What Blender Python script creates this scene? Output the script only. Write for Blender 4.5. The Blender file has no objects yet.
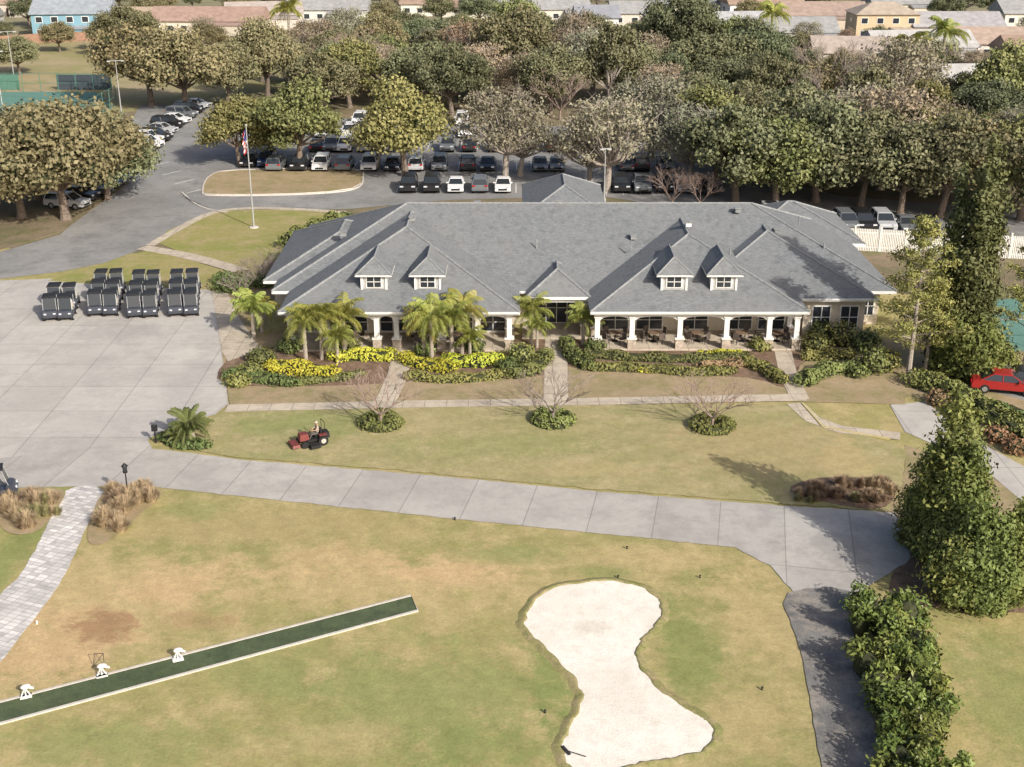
import bpy, math, random
import numpy as np
from mathutils import Vector
from mathutils.geometry import tessellate_polygon
random.seed(7); rng=np.random.default_rng(7)
S=bpy.context.scene
COL=S.collection
# ---------------------------------------------------------------- camera / survey
F=1250.0; TH=math.radians(21.9); H=33.4
ST,CT=math.sin(TH),math.cos(TH)
cam=bpy.data.cameras.new("camera"); cam.sensor_width=36; cam.lens=F/1024*36; cam.clip_end=5000
co=bpy.data.objects.new("camera",cam); COL.objects.link(co)
co.location=(0,0,H); co.rotation_euler=(math.pi/2-TH,0,0); S.camera=co
def W(a,b,z=0.0):
    """survey (photogrammetric) coordinates -> metres on the horizontal plane z"""
    t=(b-383.5)/F; l=(H-z)/(ST+t*CT)
    return ((a-512)/F*l, l*(CT-t*ST))
# ---------------------------------------------------------------- light
w=bpy.data.worlds.new("World"); S.world=w; w.use_nodes=True
nt=w.node_tree; bg=nt.nodes["Background"]; sky=nt.nodes.new("ShaderNodeTexSky")
sky.sky_type='NISHITA'; sky.sun_disc=False
EL=math.radians(31); sx,sy=.61,-.79
sky.sun_elevation=EL; sky.sun_rotation=math.atan2(sx,sy); sky.dust_density=4.0; sky.air_density=.8; sky.ozone_density=.4
nt.links.new(sky.outputs[0],bg.inputs[0]); bg.inputs[1].default_value=0.15
sl=bpy.data.lights.new("sun",'SUN'); sl.energy=5.0; sl.angle=math.radians(.5); sl.color=(1,.94,.84)
so=bpy.data.objects.new("sun",sl); COL.objects.link(so); so.location=(60,-80,80)
so.rotation_euler=Vector((-sx*math.cos(EL),-sy*math.cos(EL),-math.sin(EL))).to_track_quat('-Z','Y').to_euler()
S.view_settings.view_transform='Standard'; S.view_settings.look='None'; S.view_settings.exposure=0
# ---------------------------------------------------------------- materials
def mk(nt,typ,props=None,ins=None):
    n=nt.nodes.new(typ)
    for k,v in (props or {}).items(): setattr(n,k,v)
    for k,v in (ins or {}).items():
        if isinstance(v,bpy.types.NodeSocket): nt.links.new(v,n.inputs[k])
        else: n.inputs[k].default_value=v
    return n
def c4(c): return (c[0],c[1],c[2],1)
def new(name,rough=.8,spec=.3,metal=0):
    m=bpy.data.materials.new(name); m.use_nodes=True
    b=m.node_tree.nodes["Principled BSDF"]
    b.inputs["Roughness"].default_value=rough; b.inputs["Specular IOR Level"].default_value=spec; b.inputs["Metallic"].default_value=metal
    return m,m.node_tree,b
def ramp(nt,src,lo,hi,a=0.0,b=1.0):
    return mk(nt,"ShaderNodeMapRange",None,{0:src,1:lo,2:hi,3:a,4:b}).outputs[0]
def noise(nt,vec,scale,detail=4,rough=.55):
    return mk(nt,"ShaderNodeTexNoise",None,{"Vector":vec,"Scale":scale,"Detail":detail,"Roughness":rough}).outputs[0]
def mix(nt,f,a,b,mode='MIX'):
    return mk(nt,"ShaderNodeMixRGB",{"blend_type":mode},{0:f,1:a,2:b}).outputs[0]
def math_(nt,op,*a):
    return mk(nt,"ShaderNodeMath",{"operation":op},{i:v for i,v in enumerate(a)}).outputs[0]
def M(name,col,rough=.75,spec=.3,metal=0,var=.12,scale=3.0,bump=0):
    m,nt,b=new(name,rough,spec,metal)
    tc=mk(nt,"ShaderNodeTexCoord").outputs["Object"]
    n=noise(nt,tc,scale,5)
    f=ramp(nt,n,.3,.7)
    a=c4([x*(1-var) for x in col]); c=c4([min(1,x*(1+var)) for x in col])
    nt.links.new(mix(nt,f,a,c),b.inputs["Base Color"])
    if bump:
        bp=mk(nt,"ShaderNodeBump",None,{"Strength":bump,"Distance":.03,"Height":n}); nt.links.new(bp.outputs[0],b.inputs["Normal"])
    return m
def ground(name,a,b_,c,s1=.05,s2=.25,fine=9,fa=.25,patches=(),rough=.95,bump=.4,bd=.05,extra=None,mid=.1):
    m,nt,b=new(name,rough,.1)
    pos=mk(nt,"ShaderNodeNewGeometry").outputs["Position"]
    n1=ramp(nt,noise(nt,pos,s1,6,.62),.40,.60); col=mix(nt,n1,c4(a),c4(b_))
    n2=ramp(nt,noise(nt,pos,s2,9,.74),.46,.62); col=mix(nt,n2,col,c4(c))
    for (px,py,rx,ry,pc,st) in patches:
        d=mk(nt,"ShaderNodeVectorMath",{"operation":'SUBTRACT'},{0:pos,1:(px,py,0)}).outputs[0]
        d=mk(nt,"ShaderNodeVectorMath",{"operation":'MULTIPLY'},{0:d,1:(1/rx,1/ry,0)}).outputs[0]
        l=mk(nt,"ShaderNodeVectorMath",{"operation":'LENGTH'},{0:d}).outputs["Value"]
        nn=noise(nt,pos,.5,9,.8)
        l=math_(nt,'ADD',l,math_(nt,'MULTIPLY_ADD',nn,4.2,-2.1))
        f=ramp(nt,l,1.05,.5,0.0,st)
        col=mix(nt,f,col,c4(pc))
    if extra: col=extra(nt,pos,col)
    nm=ramp(nt,noise(nt,pos,1.7,5,.7),.3,.7,1-mid,1+mid)
    nf=noise(nt,pos,fine,4,.7)
    g=math_(nt,'MULTIPLY',nm,ramp(nt,nf,.25,.75,1-fa,1+fa))
    gm=mk(nt,"ShaderNodeCombineXYZ",None,{0:g,1:g,2:g}).outputs[0]
    col=mix(nt,1.0,col,gm,'MULTIPLY')
    nt.links.new(col,b.inputs["Base Color"])
    bp=mk(nt,"ShaderNodeBump",None,{"Strength":bump,"Distance":bd,"Height":nf}); nt.links.new(bp.outputs[0],b.inputs["Normal"])
    return m
def slab_extra(sx_,sy_,rot=0,mort=.012,amt=.12,dark=.62,loc=(0,0)):
    def ex(nt,pos,col):
        mp=mk(nt,"ShaderNodeMapping",None,{0:pos,1:(loc[0],loc[1],0),2:(0,0,rot)}).outputs[0]
        br=mk(nt,"ShaderNodeTexBrick",{"offset":0.0},{"Vector":mp,"Color1":(1-amt,)*3+(1,),"Color2":(1+amt,)*3+(1,),"Mortar":(dark,)*3+(1,),"Scale":1.0,"Mortar Size":mort,"Mortar Smooth":.3,"Bias":0.0,"Brick Width":sx_,"Row Height":sy_}).outputs[0]
        return mix(nt,1.0,col,br,'MULTIPLY')
    return ex
def mow_extra(ang,width,amt):
    def ex(nt,pos,col):
        mp=mk(nt,"ShaderNodeMapping",None,{0:pos,2:(0,0,ang)}).outputs[0]
        x=mk(nt,"ShaderNodeSeparateXYZ",None,{0:mp}).outputs[0]
        x=math_(nt,'ADD',x,math_(nt,'MULTIPLY',noise(nt,pos,.15,2),width*1.2))
        s=math_(nt,'SINE',math_(nt,'MULTIPLY',x,math.pi/width))
        g=math_(nt,'MULTIPLY_ADD',s,amt,1.0)
        return mix(nt,1.0,col,mk(nt,"ShaderNodeCombineXYZ",None,{0:g,1:g,2:g}).outputs[0],'MULTIPLY')
    return ex
def leafmat(name,a,b_,scale=.6,rough=.6,trans=0):
    m,nt,b=new(name,rough,.25)
    tc=mk(nt,"ShaderNodeTexCoord").outputs["Object"]
    oi=mk(nt,"ShaderNodeObjectInfo").outputs["Random"]
    n=ramp(nt,noise(nt,tc,scale,5,.75),.36,.64)
    col=mix(nt,n,c4(a),c4(b_))
    g=ramp(nt,oi,0.0,1.0,.8,1.2)
    gr=math_(nt,'MULTIPLY',g,ramp(nt,math_(nt,'FRACT',math_(nt,'MULTIPLY',oi,7.3)),0.0,1.0,.9,1.2))
    gm=mk(nt,"ShaderNodeCombineXYZ",None,{0:gr,1:g,2:g}).outputs[0]
    col=mix(nt,1.0,col,gm,'MULTIPLY')
    nt.links.new(col,b.inputs["Base Color"])
    if trans:
        tr=mk(nt,"ShaderNodeBsdfTranslucent",None,{0:col})
        ms=mk(nt,"ShaderNodeMixShader",None,{0:trans,1:b.outputs[0],2:tr.outputs[0]})
        nt.links.new(ms.outputs[0],nt.nodes["Material Output"].inputs[0])
    return m
# ---------------------------------------------------------------- mesh builder
class MB:
    def __init__(s): s.v=[];s.f=[];s.m=[]
    def add(s,verts,faces,mat=0):
        o=len(s.v); s.v.extend([tuple(p) for p in verts]); s.f.extend([tuple(i+o for i in f) for f in faces]); s.m.extend([mat]*len(faces)); return s
    def box(s,c,d,mat=0,rz=0,tp=1.0,tpy=None):
        tpy=tp if tpy is None else tpy
        x,y,z=d[0]/2,d[1]/2,d[2]/2; cs,sn=math.cos(rz),math.sin(rz)
        V=[]
        for k,(a,b) in ((-1,(1,1)),(1,(tp,tpy))):
            for i,j in ((-1,-1),(1,-1),(1,1),(-1,1)):
                px,py=i*x*a,j*y*b; V.append((c[0]+px*cs-py*sn,c[1]+px*sn+py*cs,c[2]+k*z))
        return s.add(V,[(3,2,1,0),(4,5,6,7),(0,1,5,4),(1,2,6,5),(2,3,7,6),(3,0,4,7)],mat)
    def cyl(s,p0,p1,r0,r1=None,n=8,mat=0,caps=True):
        r1=r0 if r1 is None else r1
        p0,p1=Vector(p0),Vector(p1); d=(p1-p0)
        if d.length<1e-6: return s
        d.normalize(); a=d.orthogonal().normalized(); b=d.cross(a)
        V=[]
        for p,r in ((p0,r0),(p1,r1)):
            for i in range(n):
                t=2*math.pi*i/n; V.append(p+a*r*math.cos(t)+b*r*math.sin(t))
        Fc=[(i,(i+1)%n,n+(i+1)%n,n+i) for i in range(n)]
        if caps: Fc+= [tuple(range(n-1,-1,-1)),tuple(range(n,2*n))]
        return s.add(V,Fc,mat)
    def quads(s,Q,mat=0):
        Q=np.asarray(Q); n=len(Q); o=len(s.v)
        s.v.extend(map(tuple,Q.reshape(-1,3).tolist())); s.f.extend([(o+4*i,o+4*i+1,o+4*i+2,o+4*i+3) for i in range(n)]); s.m.extend([mat]*n); return s
    def ell(s,c,r,mat=0,nu=12,nv=8):
        V=[];Fc=[]
        for j in range(nv+1):
            ph=math.pi*j/nv
            for i in range(nu):
                t=2*math.pi*i/nu; V.append((c[0]+r[0]*math.sin(ph)*math.cos(t),c[1]+r[1]*math.sin(ph)*math.sin(t),c[2]+r[2]*math.cos(ph)))
        for j in range(nv):
            for i in range(nu): Fc.append((j*nu+i,(j+1)*nu+i,(j+1)*nu+(i+1)%nu,j*nu+(i+1)%nu))
        return s.add(V,Fc,mat)
    def mesh(s,name,mats,smooth=False):
        me=bpy.data.meshes.new(name); me.from_pydata(s.v,[],s.f)
        for m in mats: me.materials.append(m)
        me.polygons.foreach_set("material_index",s.m)
        if smooth: me.polygons.foreach_set("use_smooth",[True]*len(s.f))
        me.update(); return me
    def obj(s,name,mats,parent=None,loc=(0,0,0),rz=0,smooth=False):
        return inst(name,s.mesh(name,mats,smooth),loc,rz,1,parent)
def inst(name,me,loc=(0,0,0),rz=0,sc=1,parent=None):
    o=bpy.data.objects.new(name,me); COL.objects.link(o)
    o.location=(loc[0],loc[1],loc[2] if len(loc)>2 else 0); o.rotation_euler=(0,0,rz)
    o.scale=(sc,sc,sc) if not isinstance(sc,tuple) else sc
    if parent: o.parent=parent
    return o
def empty(name): 
    o=bpy.data.objects.new(name,None); COL.objects.link(o); return o
def smoothpoly(p,k=6,closed=True):
    out=[];n=len(p)
    rg=range(n) if closed else range(n-1)
    for i in rg:
        if closed: a,b,c,d=p[i-1],p[i],p[(i+1)%n],p[(i+2)%n]
        else: a,b,c,d=p[max(0,i-1)],p[i],p[i+1],p[min(n-1,i+2)]
        for j in range(k):
            t=j/k
            out.append(tuple(.5*((2*b[q])+(-a[q]+c[q])*t+(2*a[q]-5*b[q]+4*c[q]-d[q])*t*t+(-a[q]+3*b[q]-3*c[q]+d[q])*t**3) for q in (0,1)))
    if not closed: out.append(tuple(p[-1]))
    return out
def rough_edge(p,amp,step=.5):
    out=[];n=len(p)
    for i in range(n):
        a,b=p[i],p[(i+1)%n]; L=math.dist(a,b); k=max(1,int(L/step))
        for j in range(k):
            t=j/k; out.append((a[0]+(b[0]-a[0])*t+random.gauss(0,amp),a[1]+(b[1]-a[1])*t+random.gauss(0,amp)))
    return out
def sheet(name,pts,z,mat,sm=0,world=False,edge=0,thick=0,wallmat=None):
    p=pts if world else [W(*q) for q in pts]
    if sm: p=smoothpoly(p,sm)
    if edge: p=rough_edge(p,edge)
    mb=MB(); V=[(a,b,z) for a,b in p]
    tris=tessellate_polygon([[Vector(v) for v in V]])
    T=[]
    for t in tris:
        a,b,c=[Vector(V[i]) for i in t]
        T.append(tuple(t) if (b-a).cross(c-a).z>0 else tuple(reversed(t)))
    mb.add(V,T,0)
    if thick:
        n=len(V); V2=V+[(a,b,z-thick) for a,b,_ in V]
        mb.add(V2,[(i,(i+1)%n,n+(i+1)%n,n+i) for i in range(n)],1 if wallmat else 0)
    return mb.obj(name,[mat]+([wallmat] if wallmat else []))
def strip_mb(mb,p,wd,z,th=0,mat=0,closed=False):
    n=len(p); L=[];R=[]
    for i in range(n):
        a=p[i-1] if (i>0 or closed) else p[i]; b=p[(i+1)%n] if (i<n-1 or closed) else p[i]
        d=Vector((b[0]-a[0],b[1]-a[1])); d=d.normalized() if d.length else Vector((1,0)); nx,ny=-d.y,d.x
        L.append((p[i][0]+nx*wd/2,p[i][1]+ny*wd/2)); R.append((p[i][0]-nx*wd/2,p[i][1]-ny*wd/2))
    rg=range(n) if closed else range(n-1)
    V=[(x,y,z) for x,y in L]+[(x,y,z) for x,y in R]
    mb.add(V,[(n+i,n+(i+1)%n,(i+1)%n,i) for i in rg],mat)
    if th:
        V=V+[(x,y,z-th) for x,y in L]+[(x,y,z-th) for x,y in R]
        mb.add(V,[(i,(i+1)%n,2*n+(i+1)%n,2*n+i) for i in rg]+[(n+(i+1)%n,n+i,3*n+i,3*n+(i+1)%n) for i in rg],mat)
def strip(name,pts,wd,z,mat,th=0,sm=0,closed=False,world=False):
    p=pts if world else [W(*q) for q in pts]
    if sm: p=smoothpoly(p,sm,closed)
    mb=MB(); strip_mb(mb,p,wd,z,th,0,closed); return mb.obj(name,[mat])
# ---------------------------------------------------------------- palette
def patch(a,b,ra,rb,col,st=.8):
    x,y=W(a,b); x2,_=W(a+ra,b); _,y2=W(a,b-rb); return (x,y,abs(x2-x),abs(y2-y),col,st)
TN=(.50,.36,.20); TN2=(.44,.345,.18); GR=(.20,.235,.08); GR2=(.24,.26,.10)
m_fair=ground("fairway_grass",(.275,.262,.105),(.34,.295,.13),(.41,.335,.17),.07,.35,7,.2,mid=.14,patches=[
    patch(100,600,170,56,TN2,.9),patch(50,645,90,45,TN,.85),patch(180,585,70,24,TN,.7),patch(100,628,40,18,(.30,.18,.10),.8),patch(200,620,40,12,(.33,.22,.12),.5),patch(400,582,170,28,TN2,.85),patch(460,570,80,16,TN,.8),patch(250,525,200,22,(.37,.30,.15),.8),patch(650,560,110,16,TN2,.75),patch(330,560,90,20,TN,.5),
    patch(430,700,160,60,GR2,.75),patch(480,745,120,25,GR,.6),patch(550,665,26,60,GR,.8),patch(690,650,40,60,GR,.75),patch(600,572,40,9,GR,.6),patch(510,555,60,12,GR2,.6),
    patch(760,610,50,50,TN2,.8),patch(1010,700,60,90,GR,.6),patch(110,745,120,30,GR2,.7),patch(6,560,26,70,GR,.8),patch(270,670,70,30,GR2,.6),patch(740,720,50,40,TN2,.6),patch(200,510,40,10,GR2,.6),patch(350,740,60,20,TN2,.5)],extra=mow_extra(-.5,1.1,.035))
m_lawn=ground("lawn_grass",(.275,.265,.12),(.33,.29,.145),(.385,.325,.18),.09,.4,8,.17,mid=.13,patches=[patch(300,425,90,15,GR2,.7),patch(760,450,110,34,(.37,.30,.155),.7),patch(500,445,120,14,GR2,.5),patch(850,460,30,25,TN2,.6),patch(600,470,80,10,TN2,.4)],extra=mow_extra(1.2,1.0,.03))
m_dry=ground("dry_grass",(.32,.25,.155),(.36,.28,.18),(.25,.22,.11),.15,.5,8,.2)
m_green=ground("verge_grass",(.24,.25,.08),(.30,.27,.11),(.35,.29,.15),.12,.4,8,.18)
m_field=ground("park_field_grass",(.32,.28,.15),(.37,.30,.19),(.26,.25,.11),.03,.1,4,.15)
m_floor=ground("forest_floor",(.19,.155,.105),(.24,.19,.13),(.14,.14,.07),.08,.3,5,.3)
m_mulch=ground("bark_mulch",(.20,.135,.095),(.25,.175,.125),(.13,.09,.065),.3,1.5,14,.4,bd=.08)
m_suburb=ground("suburb_ground",(.21,.21,.10),(.28,.25,.16),(.19,.18,.12),.02,.08,2,.3)
dk=(.34,.325,.305)
m_conc=ground("concrete_paving",(.49,.465,.43),(.445,.425,.395),(.40,.38,.355),.08,.35,12,.06,bump=.1,mid=.05,extra=slab_extra(4.4,4.4,0,.035,.045,.66,loc=(.4,1.2)),patches=[patch(120,330,50,12,dk,.6),patch(40,400,30,40,(.41,.39,.36),.7),patch(190,380,20,50,dk,.4),patch(90,445,60,10,dk,.4)])
m_road=ground("concrete_road",(.44,.42,.39),(.39,.37,.345),(.35,.33,.31),.10,.4,12,.07,bump=.1,mid=.06,extra=slab_extra(3.6,9.0,.185,.035,.06,.68,loc=(0,4)),patches=[patch(840,550,40,20,(.31,.295,.275),.7),patch(300,490,80,6,(.36,.34,.31),.6)])
m_walk=ground("sidewalk_concrete",(.52,.455,.365),(.47,.41,.33),(.41,.355,.285),.2,.8,12,.08,bump=.1,extra=slab_extra(1.5,1.5,0,.03,.05,.6))
m_asph=ground("asphalt",(.24,.238,.235),(.29,.285,.275),(.20,.198,.195),.06,.25,14,.12,bump=.2)
m_asph2=ground("asphalt_path",(.14,.138,.135),(.21,.205,.195),(.30,.27,.235),.2,.6,10,.3,bump=.3)
m_kerb=M("kerb_concrete",(.54,.50,.45),.85)
m_white=M("white_marking",(.66,.66,.64),.8,var=.2,scale=2)
m_paver=ground("paver_path",(.62,.595,.57),(.54,.52,.50),(.47,.45,.44),.3,1.0,12,.1,bump=.15,extra=slab_extra(.55,.3,.35,.02,.2,.6))
m_sand=ground("bunker_sand",(.80,.755,.68),(.74,.69,.615),(.69,.64,.565),.25,1.1,10,.05,bump=.5,bd=.06,mid=.05,patches=[patch(592,628,16,8,(.55,.50,.43),.5),patch(620,690,24,30,(.67,.62,.55),.5)])
m_turf=ground("synthetic_turf",(.08,.105,.055),(.095,.12,.065),(.065,.085,.05),.2,1,14,.2)
m_court=M("court_surface",(.12,.24,.20),.8)
m_edge=ground("rough_edge_grass",(.22,.22,.085),(.28,.25,.115),(.34,.28,.155),.3,1.2,8,.3)
# ---------------------------------------------------------------- ground
sheet("ground",[(-1500,-200),(1500,-200),(1500,2500),(-1500,2500)],0,m_fair,world=True)
sheet("suburb_ground",[(-1400,215),(1400,215),(1400,2400),(-1400,2400)],.006,m_suburb,world=True)
sheet("forest_ground",[(-400,290),(-400,100),(-160,135),(-60,120),(0,112),(60,98),(200,100),(200,290)],.010,m_floor,world=True)
sheet("park_field_ground",[(-60,48),(60,38),(270,40),(285,85),(240,100),(130,112),(-60,125)],.018,m_field)
sheet("parking_lot_road",[(-60,300),(0,279),(60,272),(105,263),(150,246),(200,222),(250,211),(350,209),(450,200),(600,196),(830,232),(1080,245),(1080,215),(840,196),(700,160),(600,128),(330,118),(240,106),(200,104),(140,105),(128,128),(122,180),(60,235),(0,252),(-60,262)],.026,m_asph)
sheet("apron_concrete",[(-160,700),(-60,498),(0,489),(70,487),(150,487),(320,505),(500,524),(640,538),(735,548),(770,566),(795,594),(860,592),(910,560),(912,548),(895,513),(780,506),(600,492),(400,473),(240,460),(190,453),(152,449),(148,440),(165,430),(215,415),(228,404),(224,360),(216,300),(210,290),(100,283),(50,279),(0,281),(-60,300),(-260,330),(-400,600)],.034,m_road,edge=.03)
sheet("cart_plaza_pavement",[(-260,330),(-60,303),(0,283),(50,281),(100,285),(208,292),(214,300),(222,360),(226,403),(214,413),(164,428),(145,440),(60,452),(-100,470),(-300,520)],.042,m_conc)
sheet("service_road",[(890,405),(925,402),(975,440),(1030,470),(1110,520),(1110,560),(1024,503),(985,470),(950,452),(905,432)],.026,m_conc)
sheet("service_lot_road",[(960,372),(1110,366),(1110,408),(1030,402),(985,390)],.024,m_asph)
sheet("asphalt_path",[(786,594),(852,592),(856,640),(868,700),(885,767),(900,830),(835,830),(822,767),(808,690),(797,635)],.038,m_asph2,sm=3,edge=.05)
sheet("clubhouse_lawn",[(214,417),(228,408),(500,405),(790,405),(905,450),(903,482),(888,512),(780,504),(600,490),(400,471),(240,458),(200,452)],.050,m_lawn,edge=.05)
sheet("garden_bed_ground",[(222,352),(280,330),(520,328),(800,330),(870,330),(905,370),(905,405),(792,402),(500,405),(230,407),(226,380)],.046,m_dry)
sheet("mulch_bed_ground",[(226,362),(262,348),(520,340),(800,345),(800,366),(785,388),(745,378),(600,372),(560,366),(545,376),(420,378),(395,384),(232,386)],.054,m_mulch,sm=3)
sheet("flagpole_lawn",[(156,242),(190,222),(215,212),(290,210),(345,213),(335,228),(285,255),(245,270),(226,267)],.060,m_green,sm=2,thick=.05)
sheet("verge_lawn",[(48,281),(140,253),(160,248),(222,272),(228,290),(213,290),(100,285)],.056,m_green,thick=.05)
sheet("entry_garden_ground",[(240,272),(285,257),(338,228),(360,214),(440,214),(420,235),(330,262),(270,300),(262,350),(226,362),(218,300),(228,275)],.052,m_dry)
sheet("parking_island_ground",[(203,190),(210,176),(240,171),(350,170),(362,178),(352,189),(300,194),(215,195)],.13,m_dry,sm=2,thick=.12,wallmat=m_kerb)
sheet("roadside_ground",[(-60,262),(-60,215),(0,205),(60,195),(120,178),(128,184),(62,232),(0,250)],.05,m_floor,thick=.04)
sheet("service_side_ground",[(880,340),(1080,330),(1110,500),(1030,455),(980,430),(930,400),(900,395)],.020,m_dry)
sheet("tree_mulch_ground",[(890,575),(915,556),(950,545),(1000,548),(1060,560),(1100,590),(1040,612),(960,610),(900,600)],.022,m_mulch,sm=3,edge=.08)
sheet("side_lawn",[(905,565),(880,520),(905,470),(905,445),(985,472),(1110,562),(1110,600),(1000,545)],.016,m_dry)
strip("sidewalk",[(226,409),(400,405),(600,402),(805,398)],1.25,.066,m_walk)
strip("sidewalk",[(795,404),(812,420),(840,430),(900,437)],1.2,.070,m_walk)
strip("sidewalk",[(403,352),(398,375),(386,402)],1.5,.074,m_walk)
strip("sidewalk",[(556,325),(556,365),(556,402)],1.7,.074,m_walk)
strip("sidewalk",[(783,352),(788,375),(800,400)],1.3,.074,m_walk)
strip("sidewalk",[(345,213),(300,210),(245,209),(205,216),(150,246)],1.0,.074,m_walk,sm=4)
strip("sidewalk",[(142,248),(190,257),(240,271)],1.6,.078,m_walk,sm=4)
sheet("entry_walk_pavement",[(212,292),(226,290),(240,320),(262,350),(228,362),(222,352)],.062,m_walk)
strip("painted_kerb",[(802,404),(822,427),(850,433),(890,440)],.13,.12,M("yellow_kerb_paint",(.5,.42,.2),.7),th=.1)
strip("kerb",[(203,191),(211,176),(241,170.5),(350,169.5),(363,178),(353,190),(300,195),(214,196)],.15,.15,m_kerb,th=.15,sm=4,closed=True)
strip("kerb",[(182,193),(200,207),(228,213)],.2,.12,m_kerb,th=.12,sm=4)
mb=MB()
def stall(a0,a1,b,n,ln=5.0):
    x0,y=W(a0,b); x1,_=W(a1,b)
    for i in range(n+1):
        x=x0+(x1-x0)*i/n; mb.box((x,y,.034),(.1,ln,.004))
stall(398,516,188,6); stall(605,690,190,5); stall(310,430,166,8); stall(430,560,166,9); stall(330,560,146,14); stall(620,700,176,5)
for i in range(8):
    x,y=W(112+i*12,128+i*9); mb.box((x,y,.034),(.12,3,.004),rz=-.6)
mb.obj("parking_line_marking",[m_white])
# bunker
bk=[(527,612),(545,592),(580,583),(620,582),(648,591),(662,607),(655,626),(641,641),(637,660),(650,680),(680,705),(706,720),(714,735),(704,750),(680,757),(640,764),(600,775),(572,768),(561,748),(572,722),(582,700),(576,682),(556,660),(540,643),(525,628)]
bp=smoothpoly([W(*q) for q in bk],8); n=len(bp)
bp=[(x+.05*math.sin(i*.9)+random.gauss(0,.015),y+.05*math.sin(i*.63+1)+random.gauss(0,.015)) for i,(x,y) in enumerate(bp)]
mb=MB()
def offs(p,d):
    out=[]
    for i in range(len(p)):
        a,b=Vector(p[i-1]),Vector(p[(i+1)%len(p)]); t=(b-a).normalized(); out.append((p[i][0]-t.y*d,p[i][1]+t.x*d))
    return out
area=sum(bp[i][0]*bp[(i+1)%n][1]-bp[(i+1)%n][0]*bp[i][1] for i in range(n)); sg=1 if area>0 else -1
rings=[(offs(bp,-.38*sg),.0),(offs(bp,-.2*sg),.05),(offs(bp,-.06*sg),.08),(offs(bp,0),.075),(offs(bp,.06*sg),.03)]
V=[(x+random.gauss(0,.02),y+random.gauss(0,.02),z) for r,z in rings for x,y in r]
Fq=[]
for k in range(len(rings)-1):
    for i in range(n):
        q=(k*n+i,k*n+(i+1)%n,(k+1)*n+(i+1)%n,(k+1)*n+i); Fq.append(q if sg>0 else q[::-1])
mb.add(V,Fq,0); mb.obj("bunker_lip_grass",[m_edge],smooth=True)
sheet("sand_bunker",offs(bp,.02*sg),.035,m_sand,world=True)
mb=MB(); x,y=W(566,752); mb.cyl((x,y,.09),(x+.8,y-.4,.09),.02,n=6); mb.box((x,y,.09),(.12,.6,.06),rz=.5); mb.obj("bunker_rake",[M("rake_black",(.03,.03,.03))])
A,B,C,D=W(-40,713),W(411,596),W(418,611),W(-40,735)
sheet("turf_tee_ground",[A,D,C,B],.030,m_turf,world=True)
mb=MB(); strip_mb(mb,[A,B,C,D],.14,.06,.06); mb.obj("tee_border_kerb",[m_kerb])
sheet("paver_path",[(66,491),(104,491),(88,525),(62,580),(22,635),(-8,672),(-90,760),(-90,640),(0,596),(38,545)],.040,m_paver,sm=3,edge=.03)
# ---------------------------------------------------------------- vegetation tools
def quadcloud(P,N,size,asp=.6):
    n=len(P); N=N/np.linalg.norm(N,axis=1,keepdims=True)
    T=np.cross(N,rng.normal(size=(n,3))); T/=np.linalg.norm(T,axis=1,keepdims=True)+1e-9
    B=np.cross(N,T); s=(size*rng.uniform(.6,1.3,(n,1)))
    a=T*s; b=B*s*asp
    return np.stack([P-a*.9,P-b,P+a,P+b],axis=1)
def blob(mb,c,r,n,size,mat=0,shell=(.7,1.08),jit=.8,asp=.6,low=-1):
    d=rng.normal(size=(n,3)); d/=np.linalg.norm(d,axis=1,keepdims=True)
    d=d[d[:,2]>low]; n=len(d)
    lump=1+.16*np.sin(d[:,0:1]*5+c[0]*3)*np.cos(d[:,1:2]*6+c[1]*3)
    P=np.array(c)+d*np.array(r)*rng.uniform(shell[0],shell[1],(n,1))*lump
    mb.quads(quadcloud(P,d+rng.normal(size=(n,3))*jit*.6,size,asp),mat)
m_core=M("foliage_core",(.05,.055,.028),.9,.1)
m_bark=M("bark",(.18,.145,.12),.95,.1,var=.3,scale=6,bump=.5)
m_barkg=M("grey_bark",(.32,.28,.245),.95,.1,var=.25,scale=6,bump=.4)
m_oak=[leafmat("oak_leaves_olive",(.13,.137,.07),(.225,.22,.12)),leafmat("oak_leaves_dark",(.10,.115,.06),(.175,.185,.10)),leafmat("oak_leaves_grey",(.20,.19,.13),(.28,.26,.18)),leafmat("oak_leaves_bright",(.145,.16,.058),(.24,.245,.10)),leafmat("oak_leaves_brown",(.20,.16,.11),(.28,.23,.16))]
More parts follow.
